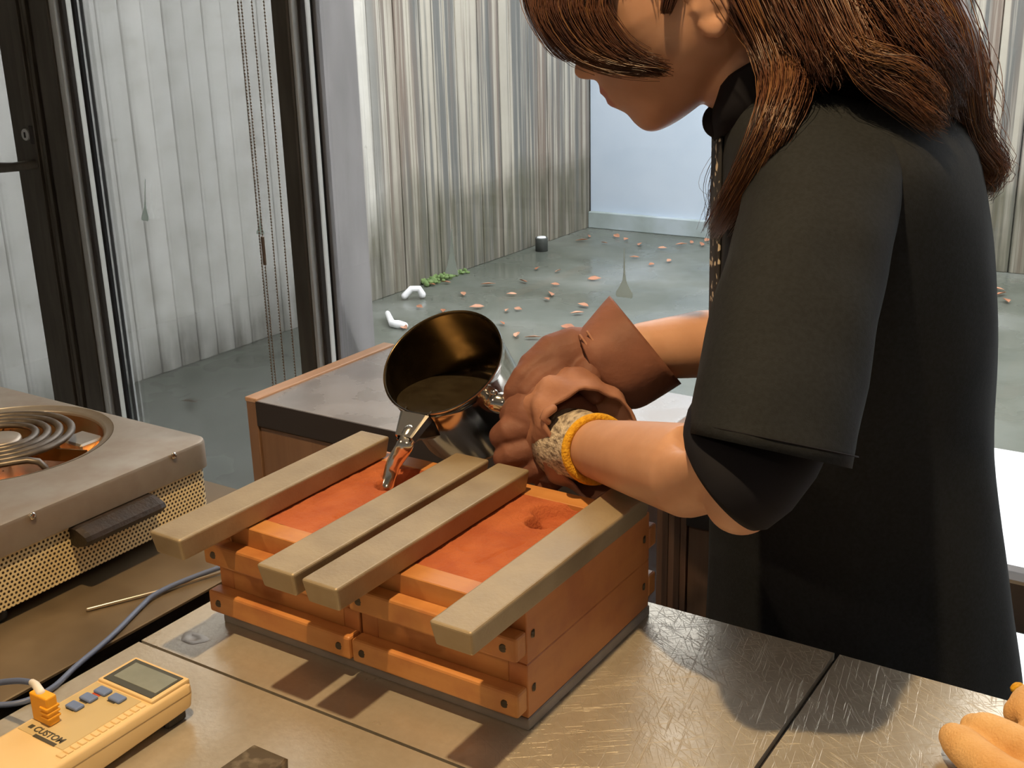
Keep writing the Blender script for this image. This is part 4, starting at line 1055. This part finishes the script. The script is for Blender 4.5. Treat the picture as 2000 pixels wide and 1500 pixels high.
# far glove: gauntlet on the right hand
grd = empty_g = None
gR = empty('glove', wrR); gR.parent = person; gR.matrix_parent_inverse = Matrix.Translation(person.location).inverted()
gR['label'] = 'far brown leather gauntlet with a flared cuff, reaching over the pot handle'
def sub(o, g): adopt(o, g) ; o.matrix_parent_inverse = Matrix.Translation(g.location).inverted(); return o
crow = [((1128, 652), (1178, 772), 1.120, .034), ((1140, 640), (1198, 780), 1.123, .040), ((1160, 615), (1225, 796), 1.130, .046), ((1178, 592), (1262, 790), 1.138, .052), ((1192, 579), (1330, 748), 1.142, .055)]
rings = []
for i, (l1, r1, dd, tt) in enumerate(crow): rings.append(crumple(oval(at_d(*l1, dd), at_d(*r1, dd), tt, 40, 2.1), .0025, 30))
rr2 = [spline([V(r[k]) for r in rings], 17) for k in range(40)]; rings = [[rr2[k][i] for k in range(40)] for i in range(17)]
sub(cuff_shell('gauntlet_cuff', rings, M['leather_shaded'], None), gR)
items = []
hand = [at_d(1165, 705, 1.123), at_d(1120, 700, 1.118), at_d(1085, 712, 1.113), at_d(1055, 728, 1.107)]
items.append(tube_data(hand, [.032, .031, .030, .024], 24, flat=.72, flat_dir=CF))
items.append(tube_data([at_d(1090, 695, 1.110), at_d(1055, 712, 1.103), at_d(1022, 738, 1.097), at_d(1003, 766, 1.097), at_d(1000, 782, 1.101)], [.016, .0145, .0125, .0105, .009], 14))
items.append(tube_data([at_d(1085, 725, 1.101), at_d(1052, 745, 1.093), at_d(1030, 768, 1.091), at_d(1020, 786, 1.095)], [.015, .0135, .012, .0095], 14))
items.append(tube_data([at_d(1100, 745, 1.097), at_d(1072, 762, 1.089), at_d(1050, 784, 1.089)], [.015, .013, .0105], 14))
items.append(tube_data([at_d(1115, 755, 1.105), at_d(1090, 775, 1.095), at_d(1075, 790, 1.095)], [.014, .012, .010], 14))
items.append(tube_data([at_d(1150, 730, 1.099), at_d(1148, 752, 1.087), at_d(1160, 768, 1.085)], [.017, .0135, .011], 14))
sub(fuse('hand', items, .0018, M['leather_shaded'], None, 4), gR)
# two stitched seams across the back of the wrist
for k, (a_, b_) in enumerate((((1133, 655), (1180, 745)), ((1147, 648), (1196, 748)))):
    q = [at_d(a_[0]+(b_[0]-a_[0])*t+6*math.sin(3.1*t), a_[1]+(b_[1]-a_[1])*t, 1.088+.006*abs(t-.4)) for t in [i/10 for i in range(11)]]
    sub(tube('seam', q, .0012, M['leather'], None, 6), gR)

# near glove: left hand, cuff gaping towards the camera
gL = empty('glove', wrL); gL.parent = person; gL.matrix_parent_inverse = Matrix.Translation(person.location).inverted()
gL['label'] = 'near brown leather gauntlet with its cuff gaping open around the wrist'
axF = (wrL-elL).normalized()
def ring_px(cx, cy, pts, d_near, d_far):
    """cuff ring from picture points; depth runs from the near (right) to the far (left) side"""
    out = []
    xs = [p[0] for p in pts]; x0, x1 = min(xs), max(xs)
    for x, y in pts: t = (x-x0)/(x1-x0); out.append(at_d(x, y, d_far*(1-t)+d_near*t))
    return out
rim = [(1243, 832), (1228, 800), (1205, 782), (1170, 766), (1140, 764), (1108, 776), (1078, 792), (1066, 812), (1072, 850), (1082, 890), (1096, 922), (1118, 948), (1150, 968), (1182, 970), (1212, 958), (1232, 925), (1243, 880)]
mid = [(1205, 770), (1185, 748), (1165, 738), (1135, 728), (1105, 730), (1075, 742), (1046, 764), (1030, 795), (1034, 842), (1044, 880), (1062, 915), (1086, 938), (1115, 948), (1145, 950), (1170, 940), (1195, 900), (1205, 835)]
inn_ = [(1150, 760), (1140, 742), (1125, 730), (1105, 722), (1078, 730), (1050, 750), (1022, 775), (1012, 800), (1014, 845), (1024, 878), (1040, 905), (1060, 922), (1085, 930), (1108, 925), (1125, 905), (1140, 860), (1150, 810)]
def resamp(pts, n=56):
    q = spline([V((p[0], p[1], 0)) for p in pts+[pts[0]]], n+1)[:-1]; return [(p.x, p.y) for p in q]
R3 = [ring_px(0, 0, resamp(inn_), 1.095, 1.092), ring_px(0, 0, resamp(mid), 1.082, 1.068), ring_px(0, 0, resamp(rim), 1.068, 1.038)]
n_ = len(R3[0]); cols = [spline([R3[0][k], R3[1][k], R3[2][k]], 13) for k in range(n_)]
rings = [crumple([cols[k][i] for k in range(n_)], .0058, 62, 3) for i in range(13)]
sub(cuff_shell('gauntlet_cuff', rings, M['leather'], None, .003), gL)
items = []
items.append(tube_data([at_d(1105, 828, 1.095), at_d(1070, 822, 1.100), at_d(1040, 815, 1.102)], [.034, .036, .032], 22))
items.append(tube_data([at_d(1050, 838, 1.092), at_d(1018, 838, 1.085), at_d(992, 842, 1.086), at_d(980, 852, 1.092)], [.015, .0145, .0140, .0125], 14))
items.append(tube_data([at_d(1055, 880, 1.090), at_d(1022, 880, 1.084), at_d(1000, 886, 1.086), at_d(986, 894, 1.092)], [.0145, .0138, .0132, .0118], 14))
items.append(tube_data([at_d(1070, 905, 1.090), at_d(1045, 912, 1.086), at_d(1028, 922, 1.090)], [.014, .013, .0115], 14))
items.append(tube_data([at_d(1088, 925, 1.090), at_d(1075, 938, 1.088), at_d(1066, 948, 1.090)], [.013, .012, .011], 14))
items.append(tube_data([at_d(1068, 775, 1.090), at_d(1045, 770, 1.090), at_d(1028, 776, 1.092)], [.014, .013, .0115], 14))
sub(fuse('hand', items, .0018, M['leather_shaded'], None, 4), gL)
# small torn flap at the cuff
q = [at_d(1070, 806, 1.038), at_d(1062, 815, 1.036), at_d(1068, 824, 1.037), at_d(1076, 815, 1.039)]
sub(tube('torn_flap', [at_d(1080, 798, 1.040), at_d(1068, 806, 1.038), at_d(1062, 816, 1.038), at_d(1070, 824, 1.040)], [.004, .0045, .004, .003], M['leather'], None, 8), gL)
# knitted liner with a yellow cuff
kw = (wrL-elL).normalized()
def wring(c, r, n=40, fl=1.06): 
    u, w = frame_of(kw); return [c+u*(r*fl*math.cos(2*math.pi*k/n))+w*(r*math.sin(2*math.pi*k/n)) for k in range(n)]
kb = at_d(1158, 876, 1.032)
rings = [crumple(wring(kb+kw*t, r), .0012, 160, 2) for t, r in ((-.004, .0272), (.004, .0282), (.014, .0290), (.026, .0305), (.040, .032), (.055, .032))]
lin = sub(cuff_shell('knit_liner', rings, M['knit'], None, .002), gL)
cy = [p for p in wring(kb-kw*.006, .0282)]
v, f = tube_data(cy+cy[:1], .0040, 10, cap=False); o = mesh_obj('yellow_cuff', v, f, M['knit_yellow'], None, True); sub(o, gL)

# hair --------------------------------------------------------------------
rh = random.Random(21)
cu_items = {0: [], 1: []}
def strand(points, r0, r1, slot, n=4):
    pts = points; m = len(pts); rads = [max(.00008, r0+(r1-r0)*(i/(m-1))**1.5) for i in range(m)]
    cu_items[slot].append(tube_data(pts, rads, n, cap=False))
def P(g): return on_plane(g[0], g[1], g[2])
def clump(guide, count, w0, w1, slot_mix=.2, seg=14, r=.0009, wave=.0):
    g = spline([P(q) for q in guide], seg)
    for _ in range(count):
        ox, oy, oz = rh.gauss(0, .45), rh.gauss(0, .45), rh.gauss(0, .45); ph = rh.uniform(0, 6.28); end = rh.uniform(.82, 1.04); fz = rh.uniform(4, 9); am = wave*rh.uniform(.3, 1.2)
        pts = []
        for i in range(seg):
            t = i/(seg-1)*end; k = min(t*(seg-1), seg-1.001); j = int(k); q = g[j]*(1-(k-j))+g[min(j+1, seg-1)]*(k-j)
            w = w0+(w1-w0)*t
            pts.append(q+V((ox, oy, oz))*w+V((math.sin(ph+fz*t), math.cos(ph*1.3+fz*t), math.sin(ph*.7+fz*t)))*(am*t))
        strand(pts, r*rh.uniform(.7, 1.3), r*.25, 1 if rh.random() < slot_mix else 0)
def core(guide, rads, slot=0, n=14):
    g = spline([P(q) for q in guide], 20); rr_ = [x.x for x in spline([V((a, 0, 0)) for a in rads], 20)]
    v, f = tube_data(g, rr_, n); v = [q+V((1, 1, 1))*.004*noise.noise(q*60) for q in v]; cu_items[slot].append((v, f))
# fringe sweeping down over the brow and eye
oe = [(1290, -150, .0), (1150, -135, .02), (1060, -70, .035), (1040, 0, .045), (1058, 55, .052), (1105, 108, .058), (1175, 134, .064), (1240, 141, .070), (1296, 138, .074)]
ie = [(1330, -140, .035), (1270, -110, .055), (1205, -60, .065), (1182, 0, .069), (1196, 42, .071), (1220, 78, .072), (1248, 104, .073), (1276, 121, .074), (1304, 133, .075)]
go = spline([V((a, b, c)) for a, b, c in oe], 18); gi = spline([V((a, b, c)) for a, b, c in ie], 18)
for k in range(1500):
    t = rh.random()**.8; js = rh.gauss(0, .004); end = rh.uniform(.62, 1.0); pts = []; jx = rh.gauss(0, 9); jy = rh.gauss(0, 7)
    wob = rh.uniform(0, 6)
    for i in range(18):
        kk = min(i*end, 16.999); j = int(kk); fr = kk-j
        a = go[j]*(1-fr)+go[j+1]*fr; b = gi[j]*(1-fr)+gi[j+1]*fr; q = a*(1-t)+b*t
        pts.append(on_plane(q.x+jx*i/17+2.5*math.sin(wob+i*.4), q.y+jy*i/17+2.5*math.cos(wob+i*.3), q.z+js))
    strand(pts, .00045, .0002, 0 if rh.random() < .92 else 1)
# fringe backing sheet (keeps it dense) with thickness
sh_ = []
for i in range(18):
    row = []
    for t in [x/8 for x in range(9)]:
        q = go[i]*(1-t)+gi[i]*t; tt = .06+.88*t; q = go[i]*(1-tt)+gi[i]*tt; row.append(on_plane(q.x, q.y, q.z-.010))
    sh_.append(row)
vv = [p for r in sh_ for p in r]; ff = [(i*9+j, i*9+j+1, (i+1)*9+j+1, (i+1)*9+j) for i in range(15) for j in range(8)]
bk = mesh_obj('fringe_base', vv, ff, M['hair'], person, True); bk.modifiers.new('s', 'SOLIDIFY').thickness = .004
# far-side fringe wisps over the forehead edge
for k in range(3): clump([(1300, -150, -.02), (1110, -120, -.02), (1036, -40, -.01), (1044, 30, .0), (1080, 85+6*k, .01), (1112, 117, .02)], 50, .010, .003, .3, r=.0006)
# cap of hair over the skull
NA, NB = 64, 32; verts = []; faces = []
for i in range(NA):
    a = 2*math.pi*i/NA; rb_ = rad_at(tabb, a)+.009
    for j in range(NB+1):
        b = (-math.pi/2+math.pi*j/NB)*.99; lat = .081*math.sin(b); c = math.cos(b)**.78
        verts.append((OO.x+rb_*c*math.cos(a), OO.y+rb_*c*math.sin(a), lat))
ok = lambda p: (p[1] > .055 and p[0] < .098) or (p[0] < -.030 and p[1] > -.045) or (p[1] > .030 and p[0] < .030)
vw = [hd_(*p) for p in verts]
for i in range(NA):
    for j in range(NB):
        q = (i*(NB+1)+j, i*(NB+1)+j+1, ((i+1) % NA)*(NB+1)+j+1, ((i+1) % NA)*(NB+1)+j)
        if all(ok(verts[k]) for k in q): faces.append(q)
cap_ = mesh_obj('hair_cap', vw, faces, M['hair'], person, True); cap_.modifiers.new('s', 'SOLIDIFY').thickness = .006
# combed strands over the skull
for k in range(1300):
    sd = rh.choice((-1, 1)); ph = math.radians(rh.uniform(55, 180)); tgt = V((math.cos(ph)*.95, rh.uniform(-.42, -.12), sd*(.25+.75*math.sin(ph)**.6))).normalized(); top = V((.12+rh.uniform(-.5, .25), 1, rh.uniform(-.06, .06)*1.5)).normalized()
    pts = []; off = .0125+rh.uniform(0, .003)
    for i in range(14):
        t = i/13; d = (top*(1-t)+tgt*t).normalized(); p = V((OO.x+d.x*(.1000+off), OO.y+d.y*(.1165+off), d.z*(.0720+off)))
        if p.x > -.028 and p.y < (.05 if p.x > .03 else .034): break
        if p.y < -.045: break
        pts.append(hd_(p.x, p.y, p.z))
    if len(pts) > 4: strand(pts, .0006, .00045, 1 if rh.random() < .12 else 0)
# temple hair in front of the ear
for k in range(4): clump([(1330+8*k, -110, .068), (1310+6*k, -40, .074), (1298+5*k, 5, .076), (1292+5*k, 26, .076)], 45, .007, .002, .0, r=.0007)
# hair falling from behind the ear
core([(1470, -80, .05), (1520, 20, .055), (1560, 90, .05), (1585, 140, .05)], [.036, .038, .034, .018])
core([(1600, -90, .02), (1650, 0, .05), (1690, 80, .06), (1720, 130, .06)], [.06, .06, .05, .025])
core([(1720, -60, .0), (1780, 20, .03), (1830, 100, .04), (1855, 180, .035), (1868, 240, .03)], [.05, .045, .032, .026, .014])
main = [
 ([(1440, -90, .075), (1475, 0, .082), (1510, 80, .09), (1532, 160, .118), (1512, 245, .165), (1472, 330, .152), (1432, 395, .118), (1402, 440, .075)], 360, .017, .010, .25, .004),
 ([(1470, -90, .08), (1500, 20, .09), (1540, 100, .10), (1548, 180, .135), (1500, 285, .165), (1448, 375, .135), (1396, 450, .07)], 260, .014, .007, .4, .005),
 ([(1480, 130, -.01), (1455, 220, -.02), (1432, 300, -.03), (1415, 380, -.03), (1396, 448, -.03)], 130, .012, .010, .85, .006),
 ([(1520, -100, .085), (1560, 10, .11), (1595, 90, .125), (1612, 150, .13)], 240, .026, .014, .1, .004),
 ([(1580, -110, .08), (1630, 10, .115), (1670, 90, .135), (1700, 140, .142), (1760, 190, .152), (1832, 252, .158)], 240, .020, .005, .35, .005),
 ([(1600, -100, .09), (1640, 40, .12), (1680, 105, .14), (1760, 130, .15), (1810, 170, .15), (1835, 215, .15)], 170, .014, .006, .6, .005),
 ([(1640, -120, .07), (1720, 0, .105), (1770, 80, .12), (1820, 150, .12), (1848, 225, .10)], 260, .026, .014, .15, .006),
 ([(1700, -110, .03), (1800, -10, .06), (1855, 80, .07), (1875, 170, .07), (1885, 250, .06), (1915, 300, .05), (1943, 335, .045), (1925, 366, .04), (1898, 352, .035)], 260, .020, .009, .35, .006),
 ([(1720, -100, 0), (1830, 0, .01), (1885, 100, .01), (1893, 190, .01), (1905, 280, .01), (1945, 325, .01), (1935, 360, .01)], 170, .016, .008, .5, .007),
 ([(1690, -100, -.05), (1810, 0, -.05), (1875, 110, -.04), (1893, 220, -.03), (1910, 330, -.02)], 140, .020, .010, .4, .006),
 ([(1540, -120, .07), (1660, -40, .09), (1760, 30, .1), (1830, 100, .1), (1870, 180, .09)], 260, .030, .016, .15, .005),
 ([(1430, -60, .072), (1462, 10, .078), (1492, 70, .084), (1516, 130, .10)], 260, .016, .010, .1, .003),
]
for g, c, w0, w1, mix, wv in main: clump(g, int(c*2.3), w0, w1, mix, 16, .00045, wv*1.2)
# flyaway strands
for k in range(26):
    a = rh.uniform(0, 1); clump([(1830+40*a, -30, .03), (1905+30*rh.random(), 90+60*a, .03), (1925+25*rh.random(), 200+40*a, .03), (1935+25*rh.random(), 300+40*a, .03)], 1, .01, .01, .7, 14, .0004, .010)
for k in range(16):
    a = rh.uniform(0, 1); clump([(1450, 240+40*a, -.02), (1410, 300+40*a, -.03), (1385+14*rh.random(), 350+50*a, -.03), (1400, 420+40*a, -.03)], 1, .01, .01, .6, 14, .00035, .012)
for slot, nm, mt in ((0, 'hair', M['hair']), (1, 'hair_highlights', M['hair_gold'])):
    v, f = join_data(cu_items[slot]); o = mesh_obj(nm, v, f, mt, person, True); o['kind'] = 'stuff'

# ================================================================== WORK GLOVES ON THE TABLE
def cotton_glove(name_label, fingers, palm, vox=.002, cuff=None):
    items = [palm]+fingers; g = empty('work_glove', palm[0][0], name_label, 'glove', 'spare cotton work gloves')
    g.location = sum(palm[0], V())/len(palm[0]); g.location.z = T
    o = fuse('glove_body', items, vox, M['glove_cotton'], None, 3); sub(o, g)
    if cuff: sub(cuff, g)
    return g
def gz(px, py, z): return at_z(px, py, z)
fing = [tube_data(spline([gz(1862, 1440, .016), gz(1905, 1478, .02), gz(1960, 1520, .024), gz(2030, 1560, .026)], 12), [.0105, .0125, .0135, .014, .014, .0145, .015, .015, .016, .016, .016, .016], 16),
        tube_data(spline([gz(1902, 1420, .018), gz(1950, 1440, .022), gz(2010, 1475, .026), gz(2070, 1520, .028)], 12), [.010, .0125, .0138, .0142, .0145, .015, .015, .015, .016, .016, .016, .016], 16),
        tube_data([gz(2040, 1450, .014), gz(2080, 1480, .02), gz(2130, 1510, .025)], [.012, .014, .016], 16)]
fing.append(tube_data([gz(1990, 1640, .014), gz(2060, 1625, .02), gz(2120, 1600, .022)], [.012, .0145, .017], 16))
pc_ = gz(2130, 1570, .022); ax_ = (gz(2130, 1570, .02)-gz(1960, 1480, .02)); ax_.z = 0; ax_.normalize(); sx2 = V((-ax_.y, ax_.x, 0))
palm = ellipsoid(pc_, .055, .044, .019, (ax_, sx2, UP))
rg = [[pc_+ax_*t+sx2*(w*math.cos(2*math.pi*k/24))+UP*(h*math.sin(2*math.pi*k/24)-.002) for k in range(24)] for t, w, h in ((.03, .038, .015), (.06, .035, .014), (.085, .037, .015))]
wc = cuff_shell('knit_cuff', rg, M['knit_yellow'], None, .003)
cotton_glove('cream cotton work glove lying at the right edge of the table', fing, palm, cuff=wc)
# second glove hanging over the far edge, yellow-cuffed
c_ = gz(1998, 1385, .012)
fing = [tube_data([gz(1992, 1392, .015), gz(2012, 1388, .018), gz(2050, 1395, .019)], [.012, .0145, .016], 16), tube_data([gz(2030, 1375, .017), gz(2070, 1385, .019)], [.014, .016], 16), tube_data([gz(2085, 1350, .014), gz(2110, 1370, .018)], [.0125, .015], 16), tube_data([gz(2010, 1440, .013), gz(2050, 1420, .018)], [.012, .015], 16)]
palm = ellipsoid(gz(2085, 1395, .020), .04, .035, .017)
e2 = at_Y(1993, 1362, .88)
cuffp = [at_Y(1983, 1345, .875), at_Y(1990, 1342, .88), at_Y(1999, 1352, .885), at_Y(2003, 1372, .89)]
cuf = tube('yellow_cuff', spline(cuffp, 16), .004, M['knit_yellow'], None, 8)
gg = cotton_glove('second cream work glove with a yellow cuff, behind the first at the table edge', fing, palm, cuff=cuf)
